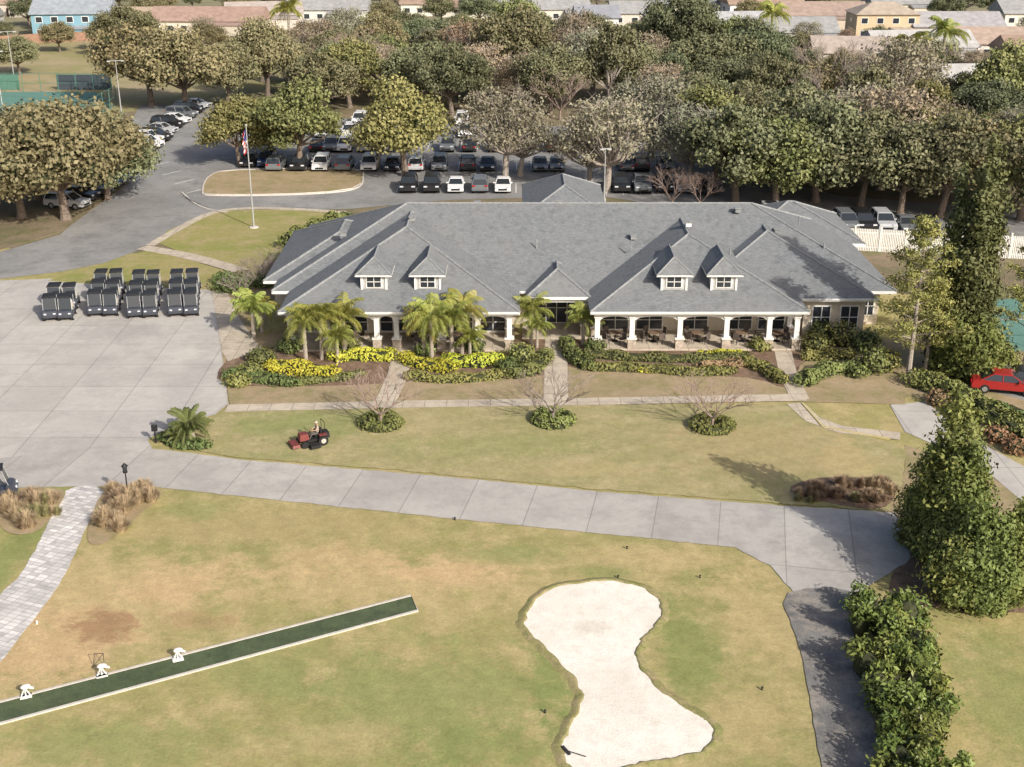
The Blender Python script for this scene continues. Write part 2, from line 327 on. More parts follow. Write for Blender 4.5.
def oak(seed,mats,R=5.2,Ht=9.5,nb=34,dens=250,leaf=.19,sparse=False,low=.22):
    global rng
    rng=np.random.default_rng(seed); rd=random.Random(seed); mb=MB()
    mb.cyl((0,0,-.1),(0,0,.5),.48,.36,9,0); top=Vector((rd.uniform(-.3,.3),rd.uniform(-.3,.3),Ht*.26)); mb.cyl((0,0,.5),top,.36,.27,9,0)
    cs=[]; ax=rd.uniform(.82,1.18); 
    for i in range(nb):
        q=(i+.5)/nb; sz=1-1.25*q; a=i*2.399+rd.uniform(-.35,.35)
        cr=math.sqrt(max(.05,1-sz*sz)); rr=R*.78*cr*rd.uniform(.68,1.18)
        z=Ht*(.52+.34*sz)+rd.uniform(-.8,.8)
        if sz<0: z=max(z,Ht*low+rd.uniform(0,.8))
        cs.append((rr*math.cos(a)*ax,rr*math.sin(a)/ax,z))
    for i in range(5): cs.append((rd.uniform(-.4,.4)*R,rd.uniform(-.4,.4)*R,Ht*rd.uniform(.5,.66)))
    for i,c in enumerate(cs):
        br=rd.uniform(.7,1.65)*R/5.2
        if i%3==0 or sparse:
            mid=(top+Vector(c))*.5+Vector((rd.uniform(-.4,.4),rd.uniform(-.4,.4),-.3))
            mb.cyl(top,mid,.16,.10,5,0,False); mb.cyl(mid,c,.10,.04,5,0,False)
            for _ in range(4 if sparse else 1):
                e=Vector(c)+Vector((rd.uniform(-1.4,1.4),rd.uniform(-1.4,1.4),rd.uniform(-.3,1.4))); mb.cyl(c,e,.04,.012,3,0,False)
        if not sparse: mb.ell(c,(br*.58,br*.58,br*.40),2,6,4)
        blob(mb,c,(br*1.2,br*1.2,br*.8),int(dens*br*br/1.2),leaf,1,(.45,1.22),1.1,.65)
    return mb.mesh("oak_mesh",mats+[m_core])
OAK=[oak(1,[m_bark,m_oak[0]]),oak(2,[m_bark,m_oak[1]],5.4,9.6),oak(3,[m_barkg,m_oak[2]],5.0,10,32,110,.17,True,.35),oak(4,[m_bark,m_oak[3]],4.8,9.8,32,low=.3),oak(5,[m_bark,m_oak[0]],5.6,9,36,190),oak(6,[m_barkg,m_oak[1]],4.4,10.5,32,200),oak(8,[m_barkg,m_oak[2]],5.0,9,32,80,.17,True,.3),oak(11,[m_barkg,m_oak[4]],4.6,9,28,90,.17,True,.3),oak(13,[m_bark,m_oak[3]],5.3,8.4,34,230),oak(17,[m_bark,m_oak[0]],5.6,8.6,42,230,low=.1)]
def tree(k,a,b,s,name="oak_tree",sz=None):
    x,y=W(a,b); inst(name,OAK[k],(x,y),random.uniform(0,6.28),(s,s,(sz or s)))
def grow(mb,p,d,L,r,depth,rd,mat=0,spread=.6):
    e=p+d*L; mb.cyl(p,e,r,r*.65,4 if depth>1 else 3,mat,False)
    if depth==0: return
    for i in range(rd.choice((2,3,3)) if depth<4 else 4):
        nd=(d+Vector((rd.uniform(-1,1),rd.uniform(-1,1),rd.uniform(-.25,.6)))*spread).normalized()
        grow(mb,e,nd,L*rd.uniform(.65,.85),max(r*.6,.008),depth-1,rd,mat,spread)
def bare(seed,Ht,mat,spread=.75,depth=5,r=.08):
    rd=random.Random(seed); mb=MB()
    mb.cyl((0,0,-.05),(0,0,Ht*.18),r*1.3,r,7,0)
    for i in range(5):
        a=i*1.26+rd.uniform(-.3,.3); grow(mb,Vector((0,0,Ht*.17)),Vector((math.cos(a)*.75,math.sin(a)*.75,.8)).normalized(),Ht*.27,r*.7,depth-1,rd,0,spread)
    return mb.mesh("bare_tree",[mat])
m_twig=M("pale_twig",(.27,.205,.175),.9,.1,var=.2)
m_twig2=M("grey_twig",(.27,.225,.195),.9,.1,var=.2)
BARE=[bare(3,4.0,m_twig),bare(5,4.0,m_twig2),bare(9,4.0,m_twig)]
def hedge(name,pts,wd,ht,mat,leaf=.11,dens=110,core=None,closed=False,world=False,lump=.14):
    p=pts if world else [W(*q) for q in pts]
    p=smoothpoly(p,5,closed) if len(p)>2 else p
    if closed: p=p+[p[0]]
    mb=MB(); 
    for i in range(len(p)-1):
        a,b=Vector(p[i]),Vector(p[i+1]); L=(b-a).length
        if L<1e-4: continue
        d=(b-a)/L; nrm=Vector((-d.y,d.x))
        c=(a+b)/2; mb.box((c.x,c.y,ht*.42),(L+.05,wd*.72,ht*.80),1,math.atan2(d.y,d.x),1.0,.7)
        n=max(4,int(dens*L*(wd+2*ht)*.6)); t=rng.uniform(-.03,1.03,n); ph=rng.uniform(0,math.pi,n)
        off=np.cos(ph)*wd/2*(1-.25*np.sin(ph)**4); zz=ht*np.sin(ph)**.55
        X=a.x+d.x*L*t+nrm.x*off; Y=a.y+d.y*L*t+nrm.y*off
        g=1+lump*np.sin(X*2.3+Y*1.1)+lump*.7*np.sin(Y*3.1-X*1.7)
        X=a.x+d.x*L*t+nrm.x*off*g; Y=a.y+d.y*L*t+nrm.y*off*g
        P=np.stack([X,Y,zz*g],1); N=np.stack([nrm.x*np.cos(ph),nrm.y*np.cos(ph),np.sin(ph)],1)+rng.normal(size=(n,3))*.5
        mb.quads(quadcloud(P,N,leaf),0)
    for e in (p[0],p[-1]):
        blob(mb,(e[0],e[1],ht*.45),(wd*.5,wd*.5,ht*.55),int(dens*wd*1.6),leaf,0,low=-.4)
    return mb.obj(name,[mat,core or m_core])
def bush(name,a,b,r,ht,mat,leaf=.11,n=700,xy=None):
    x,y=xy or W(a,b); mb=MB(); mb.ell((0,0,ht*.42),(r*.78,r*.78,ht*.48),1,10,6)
    blob(mb,(0,0,ht*.45),(r,r,ht*.6),n,leaf,0,(.82,1.15),low=-.6)
    return mb.obj(name,[mat,m_core],loc=(x,y))
m_lime=leafmat("lime_leaves",(.27,.31,.035),(.44,.43,.055),1.5)
m_hedge=leafmat("hedge_leaves",(.13,.155,.045),(.205,.225,.075),1.2)
m_hdark=leafmat("dark_hedge_leaves",(.09,.12,.04),(.15,.18,.06),1.2)
m_rust=leafmat("rust_leaves",(.22,.14,.08),(.30,.21,.12),1.2)
m_big=leafmat("glossy_leaves",(.10,.14,.035),(.19,.235,.065),.9,.4)
m_jun=leafmat("juniper_leaves",(.095,.125,.035),(.185,.215,.06),.7)
m_cyp=leafmat("cypress_leaves",(.07,.09,.035),(.135,.15,.06),.8)
m_palm=leafmat("palm_leaves",(.19,.23,.05),(.35,.34,.095),.8,.45,.2)
m_pdead=M("palm_trunk_grey",(.32,.28,.23),.9,.1,var=.25,scale=7)
hedge("lime_shrub",[(274,371),(300,373),(330,378)],1.8,.85,m_lime)
hedge("lime_shrub",[(336,361),(362,359),(391,360)],1.5,.85,m_lime)
hedge("lime_shrub",[(406,362),(425,368),(449,372)],1.5,.8,m_lime)
hedge("lime_shrub",[(450,364),(470,366),(496,363)],1.6,.85,m_lime)
hedge("lime_shrub",[(640,372),(660,372),(690,375)],.6,.4,m_lime)
hedge("lime_shrub",[(700,356),(740,356)],.6,.5,m_lime)
hedge("hedge",[(230,378),(250,381),(292,386)],1.2,.7,m_hdark)
hedge("hedge",[(300,385),(340,380),(360,376)],.9,.5,m_hedge)
hedge("hedge",[(408,379),(440,382),(475,381),(500,377)],1.0,.6,m_hedge)
hedge("hedge",[(512,378),(535,372),(546,358)],1.3,.8,m_hdark)
hedge("hedge",[(566,346),(572,360),(590,370)],1.3,.8,m_hdark)
hedge("hedge",[(590,370),(640,371),(690,375),(730,374)],1.0,.6,m_hedge)
hedge("hedge",[(585,357),(640,361),(700,362),(745,360)],.9,.65,m_hdark)
hedge("hedge",[(748,366),(765,372),(783,384)],1.2,.8,m_hedge)
hedge("hedge",[(700,371),(715,368),(740,367)],.9,.6,m_rust)
hedge("hedge",[(803,386),(820,376),(842,372),(860,378)],1.5,.9,m_hedge)
hedge("lime_shrub",[(806,360),(830,360),(850,358)],1.0,.8,m_hedge)
for a,b,r,h in ((520,362,1.1,1.4),(508,372,.9,1.0),(595,352,.8,1.0),(238,385,.9,.8),(262,362,1.0,1.0),(250,375,1.0,.8),(475,352,.7,1.1),(760,350,.8,.9),(815,352,1.1,1.5),(840,345,1.3,1.8),(865,350,1.2,1.6),(872,372,1.1,1.9),(885,370,1.0,1.6),(820,340,.9,1.4),(425,356,.7,1.0),(350,350,.8,1.2),(290,352,.9,1.2)):
    bush("round_shrub",a,b,r,h,random.choice((m_hdark,m_hedge)),.12,600)
hedge("hedge",[(288,248),(300,243),(322,233),(337,226)],2.2,1.5,m_hedge,.15,60)
for a,b,r,h in ((232,290,1.6,1.1),(245,283,1.2,1.0),(226,283,1.2,.9),(262,287,1.0,1.0),(345,222,1.0,.9)): bush("round_shrub",a,b,r,h,m_hdark,.13,600)
for i,(a,b) in enumerate(((381,425),(553,422),(712,428))): 
    x,y=W(a,b); hedge("ring_shrub",[(x+1.05*math.cos(t),y+1.05*math.sin(t)) for t in np.linspace(0,2*math.pi,9)[:-1]],1.0,.6,m_hedge,.10,150,closed=True,world=True)
    inst("bare_tree",BARE[i],(x,y),random.uniform(0,6),(1.15,1.15,1.0))
for a,b,s in ((273,283,.9),(258,288,.8),(240,300,.7)): x,y=W(a,b); inst("bare_tree",BARE[1],(x,y),random.uniform(0,6),s)
def palm(seed,ht,nf=18,L=2.6,r=.14,droop=1.0,nl=22,lw=.06,ll=.65,mats=None):
    rd=random.Random(seed); mb=MB(); seg=6
    for i in range(seg): mb.cyl((0,0,ht*i/seg),(0,0,ht*(i+1)/seg),r*(1.25-.3*i/seg)+.02,r*(1.2-.3*(i+1)/seg),8,0,False)
    mb.cyl((0,0,ht-.1),(0,0,ht+.5),r*1.2,r*.6,8,2,False)
    for k in range(nf):
        az=k*2.4+rd.uniform(-.2,.2); el=math.radians(rd.choice((75,60,45,30,10,-10))+rd.uniform(-8,8)); l=L*rd.uniform(.85,1.1)
        p=Vector((0,0,ht+.35)); h=Vector((math.cos(az),math.sin(az),0)); pts=[p]
        for s in range(8):
            e=el-droop*1.7*(s/8)**1.3; p=p+(h*math.cos(e)+Vector((0,0,1))*math.sin(e))*l/8; pts.append(p)
        for s in range(8): mb.cyl(pts[s],pts[s+1],.025*(1-s/9),.025*(1-(s+1)/9),3,2,False)
        side=Vector((-h.y,h.x,0)); Q=[]
        for j in range(nl):
            t=.12+.88*j/(nl-1); q=t*8; i0=min(7,int(q)); c=pts[i0].lerp(pts[i0+1],q-i0); dr=(pts[i0+1]-pts[i0]).normalized()
            le=ll*math.sin(math.pi*(.12+.8*t))**.6
            for sd in (-1,1):
                o=(side*sd*.85+dr*.45+Vector((0,0,-.45*droop+rd.uniform(-.3,.3)))).normalized()*le
                wv=dr*lw
                Q.append([c-wv,c+wv,c+o*.6+wv*1.1,c+o-Vector((0,0,.12))])
        mb.quads(np.array([[list(v) for v in q] for q in Q]),1)
    return mb.mesh("palm_tree",mats or [m_pdead,m_palm,m_hedge])
PALM=[palm(1,3.0,20,2.3,nl=18,lw=.04),palm(2,3.8,22,2.5,nl=18,lw=.04),palm(4,2.2,18,2.0,nl=18,lw=.04)]
for a,b,k,s in ((254,338,2,1.0),(262,333,2,.85),(306,362,0,.95),(322,360,1,.85),(345,356,0,.95),(338,363,2,.8),(424,358,0,.85),(432,362,1,.9),(452,360,0,1.0),(462,355,1,.9),(470,362,2,.75),(531,345,0,.85),(537,348,2,.7),(583,345,2,.85)):
    x,y=W(a,b); inst("queen_palm_tree",PALM[k],(x,y),random.uniform(0,6),s)
SAGO=palm(9,.9,34,1.6,.28,.75,20,.04,.32,[m_pdead,leafmat("sago_leaves",(.08,.10,.035),(.15,.165,.055)),m_hdark])
x,y=W(191,443); inst("sago_palm",SAGO,(x,y),0,1.0); x,y=W(180,446); inst("sago_palm",SAGO,(x,y),2,.6)
hedge("hedge",[(165,440),(180,447),(205,448)],1.0,.5,m_hdark)
m_straw=M("straw_blades",(.44,.34,.22),.9,.1,var=.3,scale=4); m_straw2=M("rust_blades",(.32,.23,.155),.9,.1,var=.3,scale=4); m_straw3=M("olive_blades",(.28,.26,.13),.9,.1,var=.3,scale=4)
def tuft(seed,r,h,n,mat):
    rg=np.random.default_rng(seed); mb=MB()
    a=rg.uniform(0,6.283,n); q=rg.uniform(0,1,n)**.7; R0=q*r*.35; R1=q*r*rg.uniform(.8,1.2,n); hh=h*(1-.35*q)*rg.uniform(.6,1.1,n)
    b=np.stack([R0*np.cos(a),R0*np.sin(a),np.zeros(n)],1); t=np.stack([R1*np.cos(a),R1*np.sin(a),hh],1); m=(b+t)/2+np.array([0,0,.15*h])
    s=np.stack([-np.sin(a),np.cos(a),np.zeros(n)],1)*.016
    mb.quads(np.concatenate([np.stack([b-s,b+s,m+s,m-s],1),np.stack([m-s,m+s,t+s*.3,t-s*.3],1)])); return mb.mesh("ornamental_grass",[mat])
TUFT=[tuft(1,.75,1.0,420,m_straw),tuft(2,.7,.9,420,m_straw2),tuft(3,.6,.8,380,m_straw3)]
def tufts(a0,a1,b0,b1,n,k=0,s=1):
    for _ in range(n):
        x,y=W(random.uniform(a0,a1),random.uniform(b0,b1)); inst("ornamental_grass",TUFT[k if random.random()<.6 else random.choice((0,1,2))],(x,y),random.uniform(0,6),s*random.uniform(.55,1.15))
sheet("mulch_bed_ground",[(0,505),(10,492),(62,490),(60,505),(40,530),(15,535),(0,525)],.046,m_dry,sm=3)
sheet("mulch_bed_ground",[(106,490),(150,488),(160,498),(140,515),(112,540),(92,545),(88,530)],.046,m_dry,sm=3)
tufts(6,58,496,520,20); tufts(10,35,515,533,8); tufts(108,152,492,508,14); tufts(98,125,505,535,11)
sheet("mulch_bed_ground",[(790,492),(810,480),(850,478),(895,484),(885,508),(840,506)],.062,m_mulch,sm=3)
tufts(798,885,484,504,26,1,.9); tufts(868,892,486,500,6,0,.8)
def column_tree(seed,ht,r,mats,leaf=.16,dens=60,lobes=3):
    global rng
    rng=np.random.default_rng(seed); rd=random.Random(seed); mb=MB(); mb.cyl((0,0,-.1),(0,0,ht*.85),.22,.05,7,0)
    for l in range(lobes):
        ox,oy=(0,0) if l==0 else (rd.uniform(-.5,.5)*r,rd.uniform(-.5,.5)*r); hh=ht if l==0 else ht*rd.uniform(.6,.93); n=int(hh/ .55)
        for i in range(n):
            t=i/n; rr=r*(.85 if lobes==1 else .6)*math.sin(math.pi*min(1,(t*.83+.17)))**.55*rd.uniform(.6,1.3)
            a=rd.uniform(0,6.28); c=(ox+math.cos(a)*rr*.4,oy+math.sin(a)*rr*.4,.4+t*(hh-.5))
            blob(mb,c,(rr,rr,.75),int(dens*rr*4+10),leaf,1,(.55,1.2),.9,.5)
        mb.cyl((ox,oy,.3),(ox,oy,hh*.9),r*.30,.05,7,2,False)
    return mb.mesh("evergreen",mats+[m_core])
CY=[column_tree(1,15.5,1.9,[m_bark,m_cyp]),column_tree(2,13.5,1.3,[m_bark,m_cyp],lobes=2),column_tree(3,9.0,2.1,[m_bark,m_jun],.14,90),column_tree(4,5.5,2.6,[m_bark,m_jun],.14,100,lobes=5),column_tree(5,4.2,2.3,[m_bark,m_jun],.13,100,lobes=5)]
for a,b,k,s in ((962,368,0,1.12),(937,366,1,1.12),(975,372,1,.95),(950,374,4,1.3),(980,373,4,1.0)):
    x,y=W(a,b); inst("cypress_tree",CY[k],(x,y),a,s)
for a,b,k,s in ((940,560,2,1.08),(922,556,2,.75),(955,575,2,.85),(975,600,3,.95),(1005,597,3,.85),(955,590,4,1.0),(912,545,4,.8),(1018,590,3,.9),(990,610,4,.8)):
    x,y=W(a,b); inst("juniper_tree",CY[k],(x,y),a,s)
def pine(seed,ht,R):
    global rng
    rng=np.random.default_rng(seed); rd=random.Random(seed); mb=MB(); mb.cyl((0,0,-.1),(0,0,ht*.95),.17,.04,7,0)
    for i in range(30):
        t=.25+.73*i/30; a=i*2.4; L=R*(1.15-t)*1.2*rd.uniform(.6,1.2); z=ht*t; e=Vector((math.cos(a)*L,math.sin(a)*L,z+L*.3)); mb.cyl((0,0,z),e,.05,.015,4,0,False)
        for q in (.45,.75,1.0): blob(mb,Vector((0,0,z)).lerp(e,q),(.6,.6,.4),80,.13,1,(.2,1.15),1,.35)
    return mb.mesh("pine",[m_barkg,leafmat("pine_needles",(.16,.20,.06),(.27,.295,.10))])
PINE=[pine(1,10.5,2.8),pine(3,8,2.8)]
for a,b,k,s in ((908,378,0,1.15),(925,372,1,.9),(1024,366,0,1.0)): x,y=W(a,b); inst("pine_tree",PINE[k],(x,y),a,s)
hedge("hedge",[(915,385),(945,394),(972,408),(1005,430),(1045,456)],2.0,1.1,m_hedge,.13,80)
hedge("hedge",[(990,412),(1015,420),(1050,438)],1.6,.9,m_hdark,.13,80)
for a,b in ((940,404),(962,416),(996,440),(1016,452)): bush("round_shrub",a,b,.9,.9,m_rust if a%4==0 else m_hedge,.12,400)
rd=random.Random(4)
for i in range(50):
    t=i/49; a=874+t*62+rd.uniform(-32,34); b=618+t*232+rd.uniform(-8,8)
    x,y=W(a,b); mb=MB(); rr=rd.uniform(.75,1.1); hh=rd.uniform(1.2,2.1)
    mb.ell((0,0,hh*.4),(rr*.6,rr*.6,hh*.4),1,8,5)
    for q in range(7):
        an=rd.uniform(0,6.28); blob(mb,(math.cos(an)*rr*.5,math.sin(an)*rr*.5,hh*rd.uniform(.3,.88)),(rr*.5,rr*.5,hh*.26),80,.15,0,(.5,1.2),1.2,.4)
    mb.obj("viburnum_shrub",[m_big,m_core],loc=(x,y))
for a,b,k,s in ((405,176,3,1.22),(378,168,6,.8),(505,180,2,1.18),(520,176,6,.95),(607,192,2,1.18),(590,184,6,.9),(300,170,3,1.18),(272,160,8,.95),(240,166,3,.9),(66,220,9,1.4),(22,218,9,1.3),(108,200,9,1.05),(38,200,0,1.2),(-25,222,0,1.3),(185,110,9,1.4),(152,106,0,1.4),(228,106,0,1.1),(350,108,3,1.1),(325,114,4,1.05),(452,116,1,1.1),(425,108,0,1.15),(550,114,1,1.1),(650,160,6,1.3),(690,188,2,1.05),(735,202,4,1.2),(775,207,8,1.15),(715,178,3,1.15),(815,202,9,1.25),(860,207,0,1.15),(900,215,4,1.1),(940,217,1,1.15),(985,217,0,1.15),(1020,220,3,1.15),(880,190,2,1.3),(840,180,6,1.3),(790,180,0,1.2),(1050,227,4,1.25)):
    tree(k,a,b,s)
for a,b,s in ((672,208,1.2),(700,210,1.1),(355,88,2.6),(335,92,2.3),(372,90,2.2),(560,120,2.0)): x,y=W(a,b); inst("bare_tree",BARE[0],(x,y),a,s)
def inpoly(x,y,P):
    c=False; n=len(P); j=n-1
    for i in range(n):
        if (P[i][1]>y)!=(P[j][1]>y) and x<(P[j][0]-P[i][0])*(y-P[i][1])/(P[j][1]-P[i][1])+P[i][0]: c=not c
        j=i
    return c
woods=empty("woodland_trees")
def fill(poly,sp,kinds,smin,smax,avoid=(),tries=6000,parent=woods,name="woodland_tree",clr=16):
    P=[W(*q) for q in poly]
    xs=[p[0] for p in P]; ys=[p[1] for p in P]; pts=[]
    for _ in range(tries):
        x=random.uniform(min(xs),max(xs)); y=random.uniform(min(ys),max(ys))
        if not inpoly(x,y,P): continue
        s=random.uniform(smin,smax)
        if any((x-q[0])**2+(y-q[1])**2<(sp*(s+q[2])/2)**2 for q in pts): continue
        if any(abs(x-q[0])<q[2] and -q[3]-clr<y-q[1]<q[3] for q in avoid): continue
        pts.append((x,y,s)); 
        if random.random()<.06: inst(name,random.choice(BARE),(x,y),random.uniform(0,6.28),s*2.3,parent)
        else: inst(name,OAK[random.choice(kinds)],(x,y),random.uniform(0,6.28),(s*random.uniform(.9,1.1),s,s*random.uniform(.85,1.3)),parent)
m_glass=M("window_glass",(.03,.035,.045),.15,.6,var=.2); m_trim=M("white_trim",(.70,.69,.66),.6); m_door=M("door_paint",(.12,.07,.05),.5)
def wallm(c): return M("house_wall",c,.85)
def roofm(c): return M("house_shingles",c,.9,var=.2,scale=.8)
HS=[]
def house(a,b,w_,d,h,rz,wc,rc,gable=True,two=False):
    x,y=W(a,b); e=empty("house"); e.location=(x,y,0); e.rotation_euler=(0,0,rz)
    HS.append((x,y,w_*.5+1,d*.5+4))
    mb=MB(); mb.box((0,0,h/2),(w_,d,h)); 
    o=.5; rh=d*.24; V=[(-w_/2-o,-d/2-o,h),(w_/2+o,-d/2-o,h),(w_/2+o,d/2+o,h),(-w_/2-o,d/2+o,h)]; ins=0 if gable else d/2
    V+=[(-w_/2-o+ins,0,h+rh),(w_/2+o-ins,0,h+rh)]
    if gable: mb.add([(-w_/2,-d/2,h),(-w_/2,d/2,h),(-w_/2,0,h+rh*.95),(w_/2,-d/2,h),(w_/2,d/2,h),(w_/2,0,h+rh*.95)],[(0,2,1),(3,4,5)],0)
    mb.obj("walls",[wallm(wc)],e)
    MB().add([(p[0],p[1],p[2]+.05) for p in V],[(0,1,5,4),(2,3,4,5),(1,2,5),(3,0,4),(3,2,1,0)]).obj("roof",[roofm(rc)],e)
    mw=MB(); md=MB(); mt=MB()
    for fl in range(2 if two else 1):
        zz=1.5+fl*2.8; k=int(w_/3.2)
        for i in range(k):
            xx=-w_/2+(i+.5)*w_/k
            if fl==0 and i==k//2: md.box((xx,-d/2-.03,1.05),(1,.06,2.1)); continue
            mt.box((xx,-d/2-.02,zz),(1.6,.06,1.4)); mw.box((xx,-d/2-.05,zz),(1.35,.06,1.15))
        for sgn in (-1,1): mt.box((sgn*(w_/2+.02),0,zz),(.06,1.6,1.4)); mw.box((sgn*(w_/2+.05),0,zz),(.06,1.35,1.15))
    mt.obj("window_frames",[m_trim],e); mw.obj("windows",[m_glass],e); md.obj("door",[m_door],e)
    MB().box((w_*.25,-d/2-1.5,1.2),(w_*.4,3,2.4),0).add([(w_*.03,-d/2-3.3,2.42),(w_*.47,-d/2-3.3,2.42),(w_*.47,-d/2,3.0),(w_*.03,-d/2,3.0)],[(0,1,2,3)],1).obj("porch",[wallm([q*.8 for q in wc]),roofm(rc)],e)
G=(.30,.30,.30);BR=(.30,.22,.17)
for r in [(78,36,17,12,5.4,.1,(.19,.34,.42),(.28,.31,.34),True,True),(145,30,16,10,3,-.05,(.65,.56,.32),(.38,.30,.22)),(212,32,26,12,3,-.05,(.6,.54,.45),(.33,.23,.19)),(265,26,18,12,3,.2,(.6,.55,.5),(.38,.33,.3)),(595,42,9,10,5.6,.05,(.7,.69,.66),(.26,.27,.3),True,True),(560,20,14,10,3,.1,(.55,.53,.46),G),(640,24,15,11,3,0,(.55,.5,.45),G),(722,38,20,12,3,.1,(.65,.63,.6),(.38,.38,.39)),(790,44,18,12,3,0,(.65,.63,.6),G),(852,66,16,11,3,-.1,(.65,.6,.55),(.38,.32,.28)),(915,60,20,12,3,.1,(.7,.68,.65),(.42,.41,.40)),(880,38,14,10,5.6,0,(.50,.40,.27),(.38,.32,.26),False,True),(1000,98,26,10,3.2,.05,(.7,.69,.67),(.42,.41,.40)),(1000,56,20,12,3,0,(.65,.6,.55),(.36,.28,.23)),(950,38,20,12,3,0,(.5,.47,.44),(.34,.33,.34)),(820,26,20,12,3,0,(.65,.55,.45),(.33,.25,.21)),(15,14,18,12,3,.1,(.5,.45,.4),BR),(330,20,20,12,3,0,(.55,.55,.53),G),(440,14,20,12,3,0,(.65,.63,.55),BR),(1050,66,20,12,3,0,(.65,.63,.55),BR),(-40,30,18,12,3,.1,(.5,.5,.5),G),(690,10,20,12,3,.1,(.65,.63,.6),G),(1035,24,20,12,3,0,(.65,.63,.55),G),(500,16,18,12,3,0,(.6,.58,.5),G),(760,14,20,12,3,.1,(.6,.6,.6),BR),(900,14,18,12,3,0,(.65,.6,.5),G)]: house(*r)
fill([(255,76),(420,54),(540,54),(700,66),(800,92),(900,112),(1060,132),(1060,212),(850,188),(720,160),(650,130),(600,116),(450,106),(330,100),(250,98)],8.4,[0,1,4,5,3,0,1,2,6,7,8,9,2],.75,1.3,HS)
fill([(700,52),(860,56),(1070,90),(1070,128),(900,108),(800,88),(700,62)],9.5,[0,1,2,5,6,7],.45,.75,HS,1500,clr=7)
ft=empty("distant_trees")
def fillw(x0,x1,y0,y1,sp,n,smin,smax):
    pts=[]
    for _ in range(n*8):
        if len(pts)>=n: break
        x=random.uniform(x0,x1); y=random.uniform(y0,y1)
        if x<-60 and y<275: continue
        if any((x-q[0])**2+(y-q[1])**2<sp*sp for q in pts) or any(abs(x-q[0])<q[2]+2 and -q[3]-14<y-q[1]<q[3]+1 for q in HS): continue
        pts.append((x,y)); s=random.uniform(smin,smax); inst("suburb_tree",OAK[random.choice([0,1,2,4,5,6,7])],(x,y),random.uniform(0,6.28),(s,s,s),ft)
fillw(-170,230,262,460,10.5,230,.45,.9)
fillw(-600,700,460,1100,24,300,1.2,2.2)
for a,b,s in ((290,45,1.8),(940,76,1.9),(905,90,1.8),(770,50,1.8)):
    x,y=W(a,b); inst("cabbage_palm_tree",PALM[1],(x,y),a,s)
for a,b,k,s in ((20,75,0,.8),(130,58,1,1.1),(210,54,0,.7),(60,52,0,.7),(105,50,4,.7)): tree(k,a,b,s)
sheet("tennis_court_ground",[(-40,114),(-30,92),(95,92),(115,106),(90,120)],.03,m_court)
m_screen=M("windscreen_fabric",(.05,.065,.08),.9); m_fg=M("green_metal",(.09,.19,.15),.5)
def fence(name,pts,ht,mat,post,step=3,panel=True,th=.04,pp=.05,z0=.05):
    p=[W(*q) for q in pts]; mb=MB()
    for i in range(len(p)-1):
        a,b=Vector(p[i]),Vector(p[i+1]); L=(b-a).length; d=(b-a)/L; ang=math.atan2(d.y,d.x); c=(a+b)/2; n=max(1,int(L/step))
        if panel: mb.box((c.x,c.y,z0+(ht-z0)/2),(L,th,ht-z0),0,ang)
        mb.box((c.x,c.y,ht+.02),(L,th+.04,.06),1,ang)
        for k in range(n+1): q=a+d*L*k/n; mb.cyl((q.x,q.y,0),(q.x,q.y,ht+.1),pp,n=6,mat=1)
    return mb.obj(name,[mat,post])
fence("court_fence",[(58,90),(112,90)],2.6,m_screen,m_fg); fence("court_fence",[(-40,90),(20,90)],2.6,m_fg,m_fg)
mb=MB()
for (a,b),(c,d) in (((-40,114),(-30,92)),((-30,92),(95,92)),((95,92),(117,106)),((117,106),(90,122)),((90,122),(-40,114))):
    p,q=Vector(W(a,b)),Vector(W(c,d)); n=max(2,int((q-p).length/3))
    for k in range(n+1): r=p.lerp(q,k/n); mb.cyl((r.x,r.y,0),(r.x,r.y,3.2),.06,n=6)
    for z in (1.5,3.15): mb.cyl((p.x,p.y,z),(q.x,q.y,z),.045,n=5)
mb.obj("tennis_fence",[m_fg])
m_wood=M("brown_fence_wood",(.28,.17,.12),.9,var=.25)
fence("wooden_fence",[(-20,47),(40,43),(110,40)],2.0,m_wood,m_wood,2.5)
fence("wooden_fence",[(115,34),(180,30)],2.0,M("tan_fence",(.6,.5,.33)),m_wood,2.5)
fence("white_fence",[(950,88),(1060,92)],1.9,m_trim,m_trim,3)
m_pole=M("galvanised_pole",(.42,.43,.43),.5,metal=.3,var=.05); m_blk=M("black_metal",(.02,.02,.022),.45)
def lightpole(a,b,ht,arm=1.0,name="light_pole"):
    x,y=W(a,b); mb=MB(); mb.cyl((0,0,0),(0,0,ht),.10,.05,8); mb.box((0,0,ht),(arm*2,.08,.08)); mb.box((-arm,0,ht-.05),(.5,.35,.14)); mb.box((arm,0,ht-.05),(.5,.35,.14)); mb.cyl((0,0,0),(0,0,.5),.22,.22,10)
    mb.obj(name,[m_pole],loc=(x,y),rz=.3)
lightpole(15,84,9,1.2); lightpole(122,118,8.5,1.0); lightpole(3,110,9); lightpole(604,202,6,.4)
x,y=W(129,502); mb=MB(); mb.cyl((0,0,0),(0,0,.35),.13,.09,10); mb.cyl((0,0,.3),(0,0,1.9),.045,.04,8); mb.cyl((0,0,1.9),(0,0,2.0),.14,.14,10); mb.cyl((0,0,2.0),(0,0,2.3),.11,.16,8,1); mb.cyl((0,0,2.3),(0,0,2.5),.2,.03,8); mb.obj("garden_lamp",[m_blk,m_glass],loc=(x,y))
x,y=W(156,443); mb=MB(); mb.cyl((0,0,0),(0,0,.9),.06,.05,8); mb.box((0,0,1.05),(.35,.2,.4)); mb.cyl((0,0,1.25),(0,0,1.33),.1,.04,8); mb.obj("garden_bollard",[m_blk],loc=(x,y))
